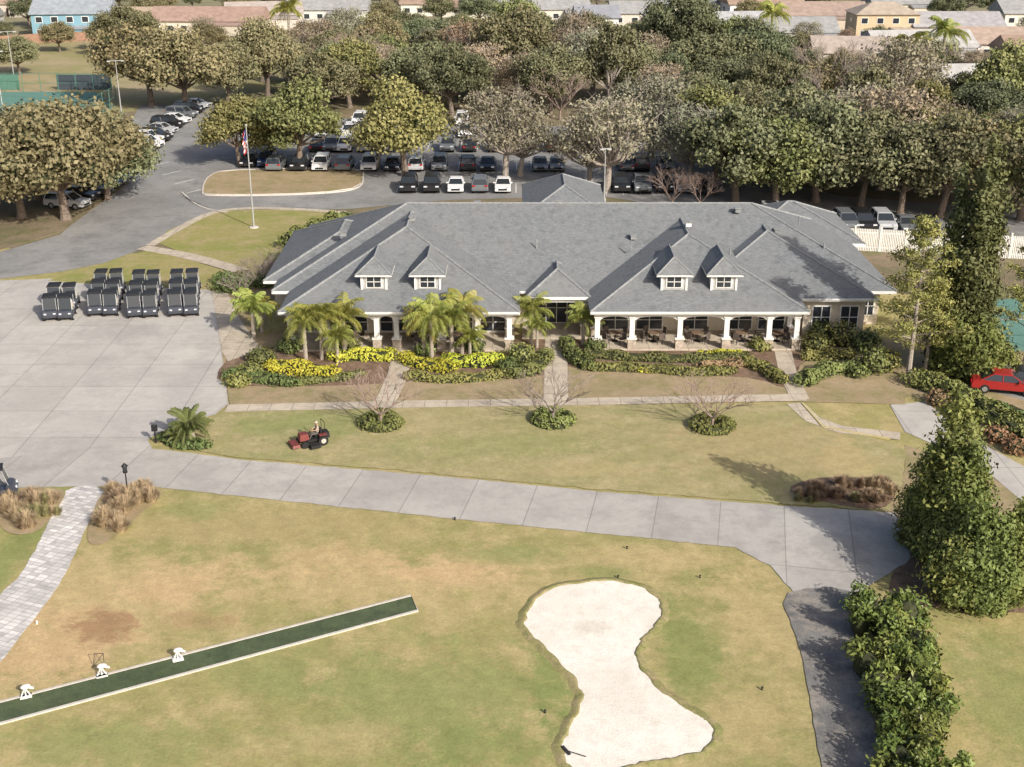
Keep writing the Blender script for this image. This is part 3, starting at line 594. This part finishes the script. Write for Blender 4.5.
x,y=W(254,228); mb=MB(); mb.cyl((0,0,0),(0,0,10.5),.09,.045,10,0); mb.ell((0,0,10.6),(.12,.12,.12),0); mb.cyl((0,0,0),(0,0,.15),.5,.45,14,3)
V=[];n=14
for i in range(n+1):
    for j in range(14):
        u=i/n; V.append((-.08-.35*u+.06*math.sin(j),.05+.12*math.sin(u*9+j*.35),10.3-2.1*j/13-.75*u))
for i in range(n):
    for j in range(13):
        mb.add([V[i*14+j],V[(i+1)*14+j],V[(i+1)*14+j+1],V[i*14+j+1]],[(0,1,2,3)],4 if (i<6 and j<7) else (1 if j%2==0 else 2))
mb.obj("flagpole",[m_pole,M("flag_red",(.5,.04,.05),.8),M("flag_white",(.7,.7,.7),.8),m_kerb,M("flag_blue",(.04,.05,.2),.8)],loc=(x,y))
# ---------------------------------------------------------------- clubhouse
club=empty("clubhouse")
def roofmat(name,col):
    m,nt,b=new(name,.9,.25)
    pos=mk(nt,"ShaderNodeNewGeometry").outputs["Position"]
    v=mk(nt,"ShaderNodeVectorMath",{"operation":'MULTIPLY'},{0:pos,1:(3.2,3.2,15)}).outputs[0]
    f=ramp(nt,noise(nt,v,1.0,3,.7),.3,.7); c=mix(nt,f,c4([q*.70 for q in col]),c4([q*1.28 for q in col]))
    g=ramp(nt,noise(nt,pos,.22,6,.65),.4,.65); c=mix(nt,math_(nt,'MULTIPLY',g,.6),c,c4([q*1.12 for q in (col[0]*1.05,col[1],col[2]*.94)]))
    v2=mk(nt,"ShaderNodeVectorMath",{"operation":'MULTIPLY'},{0:pos,1:(1.6,1.6,.12)}).outputs[0]
    st=math_(nt,'MULTIPLY',ramp(nt,noise(nt,v2,1.0,3,.6),.50,.70),.5)
    c=mix(nt,st,c,c4([q*.58 for q in col]))
    sp=mk(nt,"ShaderNodeSeparateXYZ",None,{0:pos}).outputs[2]
    fr=math_(nt,'FRACT',math_(nt,'MULTIPLY',sp,9.5))
    c=mix(nt,math_(nt,'MULTIPLY',ramp(nt,fr,.82,1.0),.3),c,c4([q*.5 for q in col])); nt.links.new(c,b.inputs["Base Color"])
    bp=mk(nt,"ShaderNodeBump",None,{"Strength":.4,"Distance":.03,"Height":noise(nt,v,1.0,3,.7)}); nt.links.new(bp.outputs[0],b.inputs["Normal"])
    return m
m_roof=roofmat("grey_shingles",(.172,.184,.194)); m_ridge=M("ridge_shingles",(.24,.25,.255),.9,var=.25,scale=4)
m_stucco=M("cream_stucco",(.55,.49,.40),.9); m_stone=M("stone_base",(.38,.32,.26),.9,var=.35,scale=5,bump=.4); m_ceil=M("porch_ceiling",(.42,.40,.36),.9)
rf=MB()
def hip(x0,x1,y0,y1,z,p,caps=True,fas=.24,zoff=0):
    wx,wy=x1-x0,y1-y0
    z=z+zoff
    if wx>=wy: h=wy/2; r0=(x0+h,(y0+y1)/2); r1=(x1-h,(y0+y1)/2)
    else: h=wx/2; r0=((x0+x1)/2,y0+h); r1=((x0+x1)/2,y1-h)
    zr=z+h*p
    V=[(x0,y0,z),(x1,y0,z),(x1,y1,z),(x0,y1,z),(r0[0],r0[1],zr),(r1[0],r1[1],zr)]
    if wx>=wy: Fc=[(0,1,5,4),(1,2,5),(2,3,4,5),(3,0,4)]
    else: Fc=[(0,1,4),(1,2,5,4),(2,3,5),(3,0,4,5)]
    rf.add(V,Fc,0)
    rf.add([(x0,y0,z),(x1,y0,z),(x1,y1,z),(x0,y1,z)]+[(a,b,z-fas) for a,b in ((x0,y0),(x1,y0),(x1,y1),(x0,y1))],[(0,4,5,1),(1,5,6,2),(2,6,7,3),(3,7,4,0)],1)
    rf.add([(x0+.01,y0+.01,z-fas),(x1-.01,y0+.01,z-fas),(x1-.01,y1-.01,z-fas),(x0+.01,y1-.01,z-fas)],[(3,2,1,0)],3)
    if caps:
        def cap(a,b): rf.cyl(a,b,.10,.10,6,2)
        if (Vector(V[4])-Vector(V[5])).length>.1: cap(V[4],V[5])
        for i,j in (((0,4),(3,4),(1,5),(2,5)) if wx>=wy else ((0,4),(1,4),(2,5),(3,5))): cap(V[i],V[j])
ZE=3.35;P_=.46
hip(-19.0,30.4,94.3,114.4,ZE,P_)
hip(-17.6,0.6,89.2,112.2,ZE,P_,zoff=-.02)
hip(5.9,22.4,89.3,111.2,ZE,P_,zoff=-.03)
hip(13.5,28.4,92.5,110.5,ZE,P_,zoff=-.045)
hip(-20.2,-9.0,97.2,112.5,ZE,P_,zoff=-.06)
hip(1.1,6.1,92.7,99.5,ZE,.62,zoff=.03)
hip(1.0,9.0,113.2,126,4.6,.5)
hip(20,31.5,108,119,ZE,P_,zoff=.05)
for x,y,z in ((-8.2,100.5,7.5),(14.4,99.5,7.3),(4,104.6,7.9),(-3,106,7.4),(10,100,6.1),(22,101,6.3),(-14,101,6.1),(19,103,7.6)):
    rf.box((x,y,z+.12),(.45,.45,.35),1 if x in(14.4,) else 2); rf.box((x,y,z+.32),(.6,.6,.07),2)
for x,y,z in ((-11,98.5,5.6),(2,99,5.8),(9.6,98,5.9),(17.5,97,5.7),(25.5,99,5.5),(24,102,7)): rf.cyl((x,y,z-.3),(x,y,z+.45),.06,.06,8,2)
rf.obj("roof",[m_roof,m_trim,m_ridge,m_ceil],club)
dm=MB()
for X in (-10.55,-6.45,12.4,16.2):
    y0=89.25+2.3; z0=4.25; wd=2.0; y1=y0+3.6; zt=5.6
    dm.box((X,(y0+y1)/2,(z0+zt)/2),(wd,y1-y0,zt-z0),4)
    for s in (-1,1): dm.box((X+s*(wd/2-.06),y0-.03,(z0+zt)/2),(.16,.1,zt-z0),1)
    dm.box((X,y0-.02,5.0),(1.25,.08,1.0),1); dm.box((X,y0-.05,5.0),(1.05,.08,.84),2); dm.box((X,y0-.08,5.0),(.05,.06,.84),1); dm.box((X,y0-.08,5.0),(1.05,.06,.05),1)
    o=.4; a,b,c,d=X-wd/2-o,X+wd/2+o,y0-o,y1+.6; h=(b-a)/2
    V=[(a,c,zt),(b,c,zt),(b,d,zt),(a,d,zt),(X,c+h*.8,zt+1.15),(X,d,zt+1.15)]
    dm.add(V,[(0,1,4),(1,2,5,4),(3,0,4,5),(2,3,5)],0); dm.add([(p[0],p[1],p[2]-.12) for p in V[:4]]+V[:4],[(0,1,5,4),(1,2,6,5),(3,0,4,7),(3,2,1,0)],1)
    for i,j in ((0,4),(1,4),(4,5)): dm.cyl(V[i],V[j],.06,.06,6,3)
dm.obj("dormers",[m_roof,m_trim,m_glass,m_ridge,M("grey_siding",(.40,.40,.39),.8)],club)
wl=MB(); zt=ZE-.27
def wallbox(x0,x1,y0,y1,z1=zt): wl.box(((x0+x1)/2,(y0+y1)/2,z1/2),(x1-x0,y1-y0,z1),0)
wallbox(-18.2,29.6,96.0,113.6); wallbox(-16.9,-.2,93.4,96.1,zt-.01); wallbox(6.6,21.7,94.0,96.2,zt-.02); wallbox(22.9,27.7,93.2,96.15,zt-.015); wallbox(-19.5,-18.1,98,111.8,zt-.02)
wallbox(1.7,8.4,119,119.3,zt); wallbox(21,30.8,113.5,118,zt-.03)
wl.obj("walls",[m_stucco],club)
pf=MB()
pf.box((14.15,91.9,.09),(16.2,4.4,.18),0); pf.box((-8.4,91.5,.09),(17.0,4.0,.18),0); pf.box((3.6,94.2,.07),(5.6,3.6,.14),0)
pf.obj("porch_floor",[m_walk],club)
wn=MB()
def win(x,y,z,w_,h,cols=2,rows=2):
    wn.box((x,y-.03,z),(w_+.2,.08,h+.2),0); wn.box((x,y-.07,z),(w_,.06,h),1)
    for i in range(1,cols): wn.box((x-w_/2+w_*i/cols,y-.11,z),(.06,.05,h),0)
    for i in range(1,rows): wn.box((x,y-.11,z-h/2+h*i/rows),(w_,.05,.05),0)
for x in (8.2,10.9,14.5,18,20.6): win(x,94.0,1.5,2.0,2.3,2,3)
for x in (-15.6,-12.4,-9.4,-6.9,-4.1,-1.5): win(x,93.4,1.5,1.9,2.2,2,3)
win(3.6,96.0,1.45,3.4,2.5,4,2); win(24.3,93.2,1.6,1.3,1.7); win(26.5,93.2,1.6,1.3,1.7); win(28.7,96.0,1.6,.9,1.5)
wn.obj("windows",[m_trim,m_glass],club)
cl=MB()
XR=[6.5,9.15,12.8,16.35,19.6,21.7]; XL=[-16.9,-14.0,-10.3,-8.8,-5.4,-2.6,-.2]
def colm(x,y,s=.38):
    cl.box((x,y,1.55),(s,s,2.45),0); cl.box((x,y,.5),(s+.26,s+.26,.95),1); cl.box((x,y,1.0),(s+.36,s+.36,.08),0); cl.box((x,y,2.72),(s+.14,s+.14,.12),0)
for XX in (XR,XL):
    for x in XX: colm(x,90.0)
    cl.box(((XX[0]+XX[-1])/2,90.0,2.93),(XX[-1]-XX[0]+.5,.36,.30),0)
    for a,b in zip(XX[:-1],XX[1:]):
        n=10; V=[];Fc=[]
        for yy in (89.87,90.13):
            for i in range(n+1):
                t=i/n; x=a+.2+(b-a-.4)*t; V+= [(x,yy,2.785),(x,yy,2.45+.31*math.sqrt(max(0,1-(2*t-1)**2)))]
        for i in range(n): Fc+=[(2*i,2*i+1,2*i+3,2*i+2)]; k=2*(n+1); Fc+=[(2*i+1,2*i+1+k,2*i+3+k,2*i+3)]
        cl.add(V,Fc,0)
for x in (6.5,21.7,-.2,-16.9): cl.box((x,92.0,2.93),(.3,3.7,.28),0)
colm(21.7,92.6); colm(6.5,92.6); colm(-.2,92.4)
for x in (1.5,5.7): colm(x,93.2,.36)
cl.box((3.6,93.2,2.96),(4.7,.34,.24),0)
for x in (1.8,8.2): colm(x,125.2)
cl.obj("columns",[m_trim,m_stone],club)
gt=MB()
for x0,x1,y in ((-17.6,.6,89.14),(5.9,22.4,89.24),(22.5,28.4,92.44),(.7,1.1,94.24)):
    gt.box(((x0+x1)/2,y,ZE-.09),(x1-x0,.12,.12))
gt.obj("gutters",[m_trim],club)
for a,b in ((770,217),(785,219),(800,222),(812,225)):
    x,y=W(a,b); mb=MB(); mb.box((0,0,.8),(1.8,1.6,1.6),0); mb.cyl((0,0,1.6),(0,0,1.72),.6,.6,14,1); mb.box((0,-.82,.8),(1.5,.04,1.2),1); mb.obj("air_conditioner_unit",[m_pole,m_blk],loc=(x,y))
def patio():
    mb=MB(); mb.cyl((0,0,.70),(0,0,.75),.5,.5,14,0); mb.cyl((0,0,0),(0,0,.7),.05,.05,8,1); mb.cyl((0,0,0),(0,0,.04),.28,.28,10,1)
    for k in range(4):
        a=k*math.pi/2+.5; c,s=math.cos(a),math.sin(a); mb.box((c*.85,s*.85,.45),(.46,.46,.06),2,a); mb.box((c*1.07,s*1.07,.72),(.05,.46,.5),2,a)
        for i,j in ((-.18,-.18),(.18,-.18),(-.18,.18),(.18,.18)): mb.cyl((c*.85+i,s*.85+j,0),(c*.85+i,s*.85+j,.43),.02,.02,5,1)
    return mb.mesh("patio",[M("table_top",(.2,.14,.1),.5),m_blk,M("chair_wicker",(.10,.08,.07),.8)])
pm=patio()
for x in (8.0,11.0,14.4,17.8,20.6): inst("patio_table_set",pm,(x,91.5,.18),x)
for x in (-12.5,-7,-4): inst("patio_table_set",pm,(x,91.2,.18),x)
mb=MB(); p0,p1=Vector(W(828,249)),Vector(W(1080,262)); L=(p1-p0).length; d=(p1-p0)/L; ang=math.atan2(d.y,d.x); n=int(L/.16)
for i in range(n): q=p0+d*(i*.16); mb.box((q.x,q.y,1.1),(.11,.03,2.2),0,ang)
for z in (.4,1.85): c=(p0+p1)/2; mb.box((c.x,c.y+.03,z),(L,.05,.1),0,ang)
for i in range(int(L/2.4)+1): q=p0+d*(i*2.4); mb.box((q.x,q.y,1.2),(.15,.15,2.4),0,ang); mb.box((q.x,q.y,2.44),(.2,.2,.08),0,ang)
mb.obj("white_picket_fence",[m_trim])
sheet("court_ground",[(985,300),(1080,296),(1080,350),(1005,352)],.03,m_court)
fence("court_fence",[(990,352),(1090,350)],2.6,M("mesh",(.1,.2,.2)),m_pole,3,panel=False)
# ---------------------------------------------------------------- vehicles
m_tyre=M("tyre_rubber",(.02,.02,.02),.85); m_cg=M("car_glass",(.025,.03,.035),.08,.8,var=.05); m_rim=M("wheel_rim",(.4,.4,.42),.35,metal=.6,var=.05)
m_hl=M("headlight",(.6,.62,.65),.15,.7,var=.05); m_tl=M("taillight",(.35,.02,.02),.25)
def carmesh(col,kind):
    body=M("car_paint",col,.28,.6,var=.03); mb=MB()
    if kind=='sedan': L,Wd,prof,gb,gt_,zg,zr=4.7,.91,[(-2.35,.35),(-2.33,.62),(-2.15,.74),(-1.1,.93),(1.55,.98),(2.25,.92),(2.35,.6),(2.3,.35)],(-1.15,1.75),(-.35,.95),.95,1.43
    elif kind=='suv': L,Wd,prof,gb,gt_,zg,zr=4.75,.95,[(-2.38,.4),(-2.36,.8),(-2.15,.98),(-1.2,1.1),(2.2,1.12),(2.33,1.0),(2.38,.6),(2.35,.4)],(-1.3,2.25),(-.55,2.0),1.08,1.72
    else: L,Wd,prof,gb,gt_,zg,zr=5.6,.98,[(-2.8,.5),(-2.78,.9),(-2.55,1.1),(-1.4,1.18),(2.7,1.15),(2.8,1.1),(2.8,.6),(2.78,.5)],(-1.45,.9),(-.75,.65),1.15,1.85
    cz=.7; lay=[(-Wd,.93),(-Wd+.09,1.0),(Wd-.09,1.0),(Wd,.93)]; n=len(prof); V=[]
    for x,s in lay: V+= [(x,y*(.985 if s<1 else 1),cz+(z-cz)*s) for y,z in prof]
    Fc=[]
    for k in range(3):
        for i in range(n): Fc.append((k*n+i,k*n+(i+1)%n,(k+1)*n+(i+1)%n,(k+1)*n+i))
    Fc+=[tuple(range(n-1,-1,-1)),tuple(range(3*n,4*n))]; mb.add(V,[f[::-1] for f in Fc],0)
    wb,wt=Wd-.06,Wd-.22
    B=[(-wb,gb[0],zg),(wb,gb[0],zg),(wb,gb[1],zg),(-wb,gb[1],zg)]; T=[(-wt,gt_[0],zr-.04),(wt,gt_[0],zr-.04),(wt,gt_[1],zr-.04),(-wt,gt_[1],zr-.04)]
    mb.add(B+T,[(0,1,5,4),(1,2,6,5),(2,3,7,6),(3,0,4,7)],1)
    o=.03; mb.add([(-wt-o,gt_[0]-o,zr-.04),(wt+o,gt_[0]-o,zr-.04),(wt+o,gt_[1]+o,zr-.04),(-wt-o,gt_[1]+o,zr-.04),(-wt+.08,gt_[0]+.1,zr+.02),(wt-.08,gt_[0]+.1,zr+.02),(wt-.08,gt_[1]-.1,zr+.02),(-wt+.08,gt_[1]-.1,zr+.02)],[(4,5,6,7),(0,1,5,4),(1,2,6,5),(2,3,7,6),(3,0,4,7),(3,2,1,0)],0)
    for i in range(4): mb.cyl(B[i],T[i],.045,.04,5,0,False)
    for s in (-1,1):
        my=(gb[0]+gb[1])/2; mb.cyl((s*wb,my,zg),(s*wt,(gt_[0]+gt_[1])/2,zr-.04),.04,.04,5,0,False); mb.box((s*(Wd+.08),gb[0]+.35,zg+.08),(.2,.12,.14),0)
        if kind=='truck': mb.box((s*(Wd-.05),1.85,1.22),(.1,1.85,.2),0)
    if kind=='truck': mb.box((0,2.75,1.22),(Wd*1.8,.08,.2),0); mb.box((0,1.85,1.165),(Wd*1.75,1.7,.03),2)
    r=.33 if kind=='sedan' else .38; ax=L*.3
    for s in (-1,1):
        for y in (-ax-.05,ax):
            mb.cyl((s*(Wd-.2),y,r),(s*(Wd+.015),y,r),r,r,16,2); mb.cyl((s*(Wd),y,r),(s*(Wd+.03),y,r),r*.6,r*.55,10,3)
        mb.box((s*Wd*.7,-L/2+.05,.72 if kind=='sedan' else .9),(.4,.16,.14),4); mb.box((s*Wd*.75,L/2-.03,.8 if kind=='sedan' else .98),(.32,.1,.18),5)
    mb.box((0,-L/2+.02,.55),(Wd*1.1,.1,.2),2); mb.box((0,0,.36),(Wd*1.9,L*.93,.1),2)
    return mb.mesh("parked_car",[body,m_cg,m_tyre,m_rim,m_hl,m_tl])
CC={'w':(.72,.72,.72),'s':(.42,.43,.45),'g':(.14,.15,.16),'k':(.018,.018,.02),'b':(.03,.06,.16),'r':(.30,.02,.02),'t':(.35,.30,.22)}
CM={}
def car(a,b,c,kind=None,rz=0.0):
    kind=kind or random.choice(('sedan','suv','suv')); k=(c,kind)
    if k not in CM: CM[k]=carmesh(CC[c],kind)
    x,y=W(a,b); inst("pickup_truck" if kind=='truck' else "parked_car",CM[k],(x,y,.03),rz+random.uniform(-.03,.03))
for a,c in ((409,'k'),(432,'k'),(456,'w'),(480,'g'),(503,'w')): car(a,190,c,'sedan' if c=='w' else None,math.pi if c=='g' else 0)
for a,c,k in ((620,'k','suv'),(641,'g','truck'),(663,'k','suv'),(683,'s','sedan')): car(a,190,c,k)
for a,c in ((277,'g'),(301,'k'),(322,'w'),(345,'g'),(370,'w'),(393,'k'),(417,'s'),(440,'g'),(468,'k'),(488,'k'),(540,'g'),(557,'g'),(640,'k'),(625,'g'),(665,'g')): car(a,169,c,None,random.choice((0,math.pi)))
for a,c in ((250,'k'),(268,'b')): car(a,165,c)
for a,c in ((318,'k'),(332,'g'),(346,'w'),(366,'s'),(386,'w'),(405,'k'),(448,'g'),(470,'k'),(495,'k'),(522,'k'),(554,'k'),(575,'s'),(600,'g')): car(a,150,c,None,random.choice((0,math.pi)))
for a,c in ((300,'k'),(324,'s'),(350,'w'),(372,'w'),(390,'s'),(430,'g'),(465,'w'),(500,'b'),(530,'w')): car(a,136,c)
for a,c in ((250,'g'),(270,'k'),(330,'g'),(360,'w'),(462,'w')): car(a,124,c)
for i,c in enumerate('wgskwgks'): car(147+i*7,143-i*5,c,None,1.35)
for i,c in enumerate('kgwk'): car(128+i*9,162-i*7,c,None,1.35)
for a,b,c in ((68,208,'s'),(78,201,'k'),(92,195,'g'),(104,189,'k'),(112,183,'g')): car(a,b,c,'suv',1.35)
for a,b,c in ((810,226,'t'),(828,227,'w'),(845,228,'g'),(862,228,'k'),(882,228,'s'),(905,230,'g'),(925,231,'k'),(700,192,'k')): car(a,b,c)
for a,b,c in ((1004,391,'r'),(1030,388,'k'),(996,378,'g')): car(a,b,c,'sedan',1.3)
m_cartbody=M("cart_body",(.05,.055,.07),.35,.5); m_cartroof=M("cart_roof",(.022,.023,.026),.5); m_seat=M("cart_seat",(.42,.40,.36),.7)
def cart():
    mb=MB()
    prof=[(-1.15,.32),(-1.18,.55),(-.95,.82),(-.6,.88),(-.5,.45),(-.05,.42),(0,.62),(.75,.64),(1.1,.6),(1.15,.35)]; n=len(prof); V=[]
    lay=[(-.58,.94),(-.50,1),(.50,1),(.58,.94)]
    for x,s in lay: V+=[(x,y*.99 if s<1 else y,.5+(z-.5)*s) for y,z in prof]
    for k in range(3): mb.add(V,[(k*n+i,(k+1)*n+i,(k+1)*n+(i+1)%n,k*n+(i+1)%n) for i in range(n)],0)
    for k in (0,3): mb.add([V[k*n+i] for i in range(n)],[(0,1,2,3,4),(0,4,5,9),(5,6,7,8,9)],0)
    mb.box((0,.22,.70),(1.0,.5,.14),1); mb.box((0,.5,.95),(1.0,.12,.42),1); mb.box((0,-.38,.40),(.95,.5,.03),4)
    for sx_ in (-1,1):
        mb.cyl((sx_*.52,-.7,.85),(sx_*.50,-.45,1.82),.022,.022,5,2); mb.cyl((sx_*.52,.62,.62),(sx_*.50,.7,1.82),.022,.022,5,2)
        for y in (-.78,.80): mb.cyl((sx_*.42,y,.24),(sx_*.62,y,.24),.24,.24,12,4); mb.cyl((sx_*.62,y,.24),(sx_*.635,y,.24),.13,.12,8,5)
        mb.box((sx_*.36,-1.12,.66),(.2,.1,.1),5)
    mb.box((0,.15,1.84),(1.06,1.35,.05),3,0); mb.box((0,.15,1.89),(.92,1.2,.06),3,0,.9)
    mb.add([(-.5,-.69,.9),(.5,-.69,.9),(.48,-.46,1.78),(-.48,-.46,1.78)],[(0,1,2,3)],6)
    for k in range(14):
        t0,t1=2*math.pi*k/14,2*math.pi*(k+1)/14; f=lambda t:(-.25+.17*math.cos(t),-.32+.06*math.sin(t),1.02+.16*math.sin(t)); mb.cyl(f(t0),f(t1),.015,.015,4,4,False)
    mb.cyl((-.25,-.55,.8),(-.25,-.32,1.02),.02,.02,5,4)
    mb.box((0,.95,.68),(.95,.35,.06),4); 
    for x in (-.25,.25): mb.cyl((x,.92,.55),(x,1.0,1.2),.12,.11,8,5)
    return mb.mesh("golf_cart",[m_cartbody,m_seat,m_pole,m_cartroof,m_tyre,m_hl,m_cg])
CART=cart()
for ci,(a,nr,y0) in enumerate(((67,2,97.6),(107,3,98.6),(147,3,98.3),(186,3,98.6))):
    x,_=W(a,311)
    for r in range(nr):
        for s in (-1,1): inst("golf_cart",CART,(x+s*.64-r*.62,y0+r*3.0+random.uniform(-.12,.12),.045),.2+random.uniform(-.05,.05))
x,y=W(-2,497); inst("golf_cart",CART,(x,y,.04),1.9)
mx,my=W(313,444); mw=empty("riding_mower"); mw.location=(mx,my,.052); mw.rotation_euler=(0,0,-1.1); mw.scale=(.85,.85,.85)
m_red=M("mower_red",(.17,.04,.035),.5,.4); mb=MB()
mb.box((0,-.72,.72),(.72,.75,.5),0,0,.85,.8); mb.box((0,.1,.42),(.9,1.3,.18),2); mb.box((0,.35,.64),(.62,.5,.16),1); mb.box((0,.60,.93),(.58,.12,.5),1); mb.box((0,.98,.62),(.8,.5,.45),2,0,.9)
for s in (-1,1):
    mb.cyl((s*.5,-.8,.26),(s*.72,-.8,.26),.26,.26,14,2); mb.cyl((s*.48,.6,.38),(s*.8,.6,.38),.38,.38,16,2); mb.cyl((s*.8,.6,.38),(s*.82,.6,.38),.2,.18,10,3)
    mb.box((s*.95,-.15,.24),(.75,.8,.2),2,0,.9); mb.box((s*.55,.62,.83),(.35,.6,.06),0); mb.cyl((s*.42,.85,.6),(s*.42,.85,1.7),.025,.025,6,2)
mb.cyl((-.42,.85,1.7),(.42,.85,1.7),.025,.025,6,2); mb.box((0,-1.45,.24),(1.3,.6,.2),0,0,.9); mb.cyl((0,-1.2,.4),(0,-.9,.45),.05,.05,6,2)
mb.cyl((0,-.35,.75),(0,-.15,1.03),.03,.03,6,2)
for k in range(14):
    t0,t1=2*math.pi*k/14,2*math.pi*(k+1)/14; f=lambda t:(.18*math.cos(t),-.13+.09*math.sin(t),1.05+.13*math.sin(t)); mb.cyl(f(t0),f(t1),.016,.016,4,2,False)
mb.obj("mower_body",[m_red,m_blk,m_tyre,m_seat],mw)
J=[((0,.36,.80),.15),((0,.42,1.05),.14),((0,.42,1.28),.17),((0,.40,1.42),.07),((0,.37,1.50),.06)]
Ed=[(0,1),(1,2),(2,3),(3,4)]
def addj(p,r,par): J.append((p,r)); Ed.append((par,len(J)-1)); return len(J)-1
for s in (-1,1):
    sh=addj((s*.19,.40,1.36),.07,2); el=addj((s*.27,.22,1.12),.05,sh); wr=addj((s*.17,-.02,1.10),.032,el); pa=addj((s*.16,-.09,1.10),.035,wr)
    for q in range(4): k=addj((s*(.20-.022*q),-.15,1.11),.010,pa); addj((s*(.20-.022*q),-.17,1.07-.004*q),.008,k)
    k=addj((s*.12,-.09,1.13),.010,pa); addj((s*.11,-.12,1.10),.009,k)
    hp=addj((s*.10,.32,.77),.10,0); kn=addj((s*.17,-.12,.82),.075,hp); an=addj((s*.17,-.26,.50),.045,kn); addj((s*.18,-.42,.47),.045,an)
me=bpy.data.meshes.new("body"); me.from_pydata([j[0] for j in J],Ed,[]); ob=bpy.data.objects.new("body",me); COL.objects.link(ob)
md=ob.modifiers.new("s",'SKIN'); sv=me.skin_vertices[0].data
for i,j in enumerate(J): sv[i].radius=(j[1],j[1])
sv[0].use_root=True
ob.modifiers.new("b",'SUBSURF').levels=1
dg=bpy.context.evaluated_depsgraph_get(); me2=bpy.data.meshes.new_from_object(ob.evaluated_get(dg)); bpy.data.objects.remove(ob)
m_skin=M("skin",(.45,.26,.18),.6); m_shirt=M("shirt",(.38,.30,.24),.85); m_pant=M("trousers",(.10,.09,.08),.85)
for m in (m_shirt,m_skin,m_pant,m_blk): me2.materials.append(m)
for p in me2.polygons:
    c=p.center; p.use_smooth=True
    p.material_index= 3 if c.z<.52 and c.y<-.2 else (2 if (c.z<.92 and not (c.y<0 and c.z>1)) else (1 if (c.y<.12 or c.z>1.43) else 0))
per=empty("person"); per.location=mw.location; per.rotation_euler=mw.rotation_euler; per.scale=mw.scale
inst("body",me2,parent=per)
mb=MB(); mb.ell((0,.35,1.62),(.078,.098,.12),0,14,10); mb.cyl((0,.26,1.61),(0,.232,1.595),.014,.018,6,0); mb.ell((-.03,.262,1.63),(.012,.01,.01),2,6,4); mb.ell((.03,.262,1.63),(.012,.01,.01),2,6,4); mb.box((0,.258,1.565),(.045,.012,.01),3)
for s in (-1,1): mb.ell((s*.08,.36,1.61),(.014,.025,.032),0,8,6)
mb.ell((0,.365,1.66),(.088,.106,.095),1,14,8); mb.box((0,.24,1.675),(.14,.12,.015),1)
mb.obj("head",[m_skin,M("cap",(.45,.42,.36),.8),m_blk,M("lips",(.4,.15,.12))],per,smooth=True)
def bagstand(a,b):
    x,y=W(a,b); mb=MB(); mb.box((0,0,.03),(.5,.35,.06)); mb.cyl((0,0,.05),(0,0,.45),.03,.03,6)
    for s in (-1,1): mb.cyl((s*.2,0,.05),(0,0,.48),.03,.03,6)
    mb.ell((.05,0,.52),(.22,.12,.12),0,10,6); mb.cyl((.12,0,.5),(.36,.02,.36),.07,.05,8); mb.obj("tee_divider",[m_trim],loc=(x,y),rz=.4)
for a,b in ((26,697),(102,676),(178,660)): bagstand(a,b)
x,y=W(99,667); mb=MB()
for s in (-1,1): mb.cyl((s*.25,0,0),(s*.2,.2,.6),.015,.015,5)
mb.cyl((-.2,.2,.6),(.2,.2,.6),.015,.015,5); mb.cyl((-.25,0,.02),(.2,.2,.6),.012,.012,5); mb.obj("bag_rack",[m_blk],loc=(x,y))
for a,b in ((37,624),(627,549),(618,578),(545,713),(455,520),(700,578),(762,690)):
    x,y=W(a,b); mb=MB(); mb.cyl((0,0,0),(0,0,.12),.04,.03,8); mb.ell((0,0,.14),(.06,.06,.05),0,10,6); mb.obj("tee_marker",[m_trim if a==37 else m_blk],loc=(x,y))
print("objects",len(bpy.data.objects))
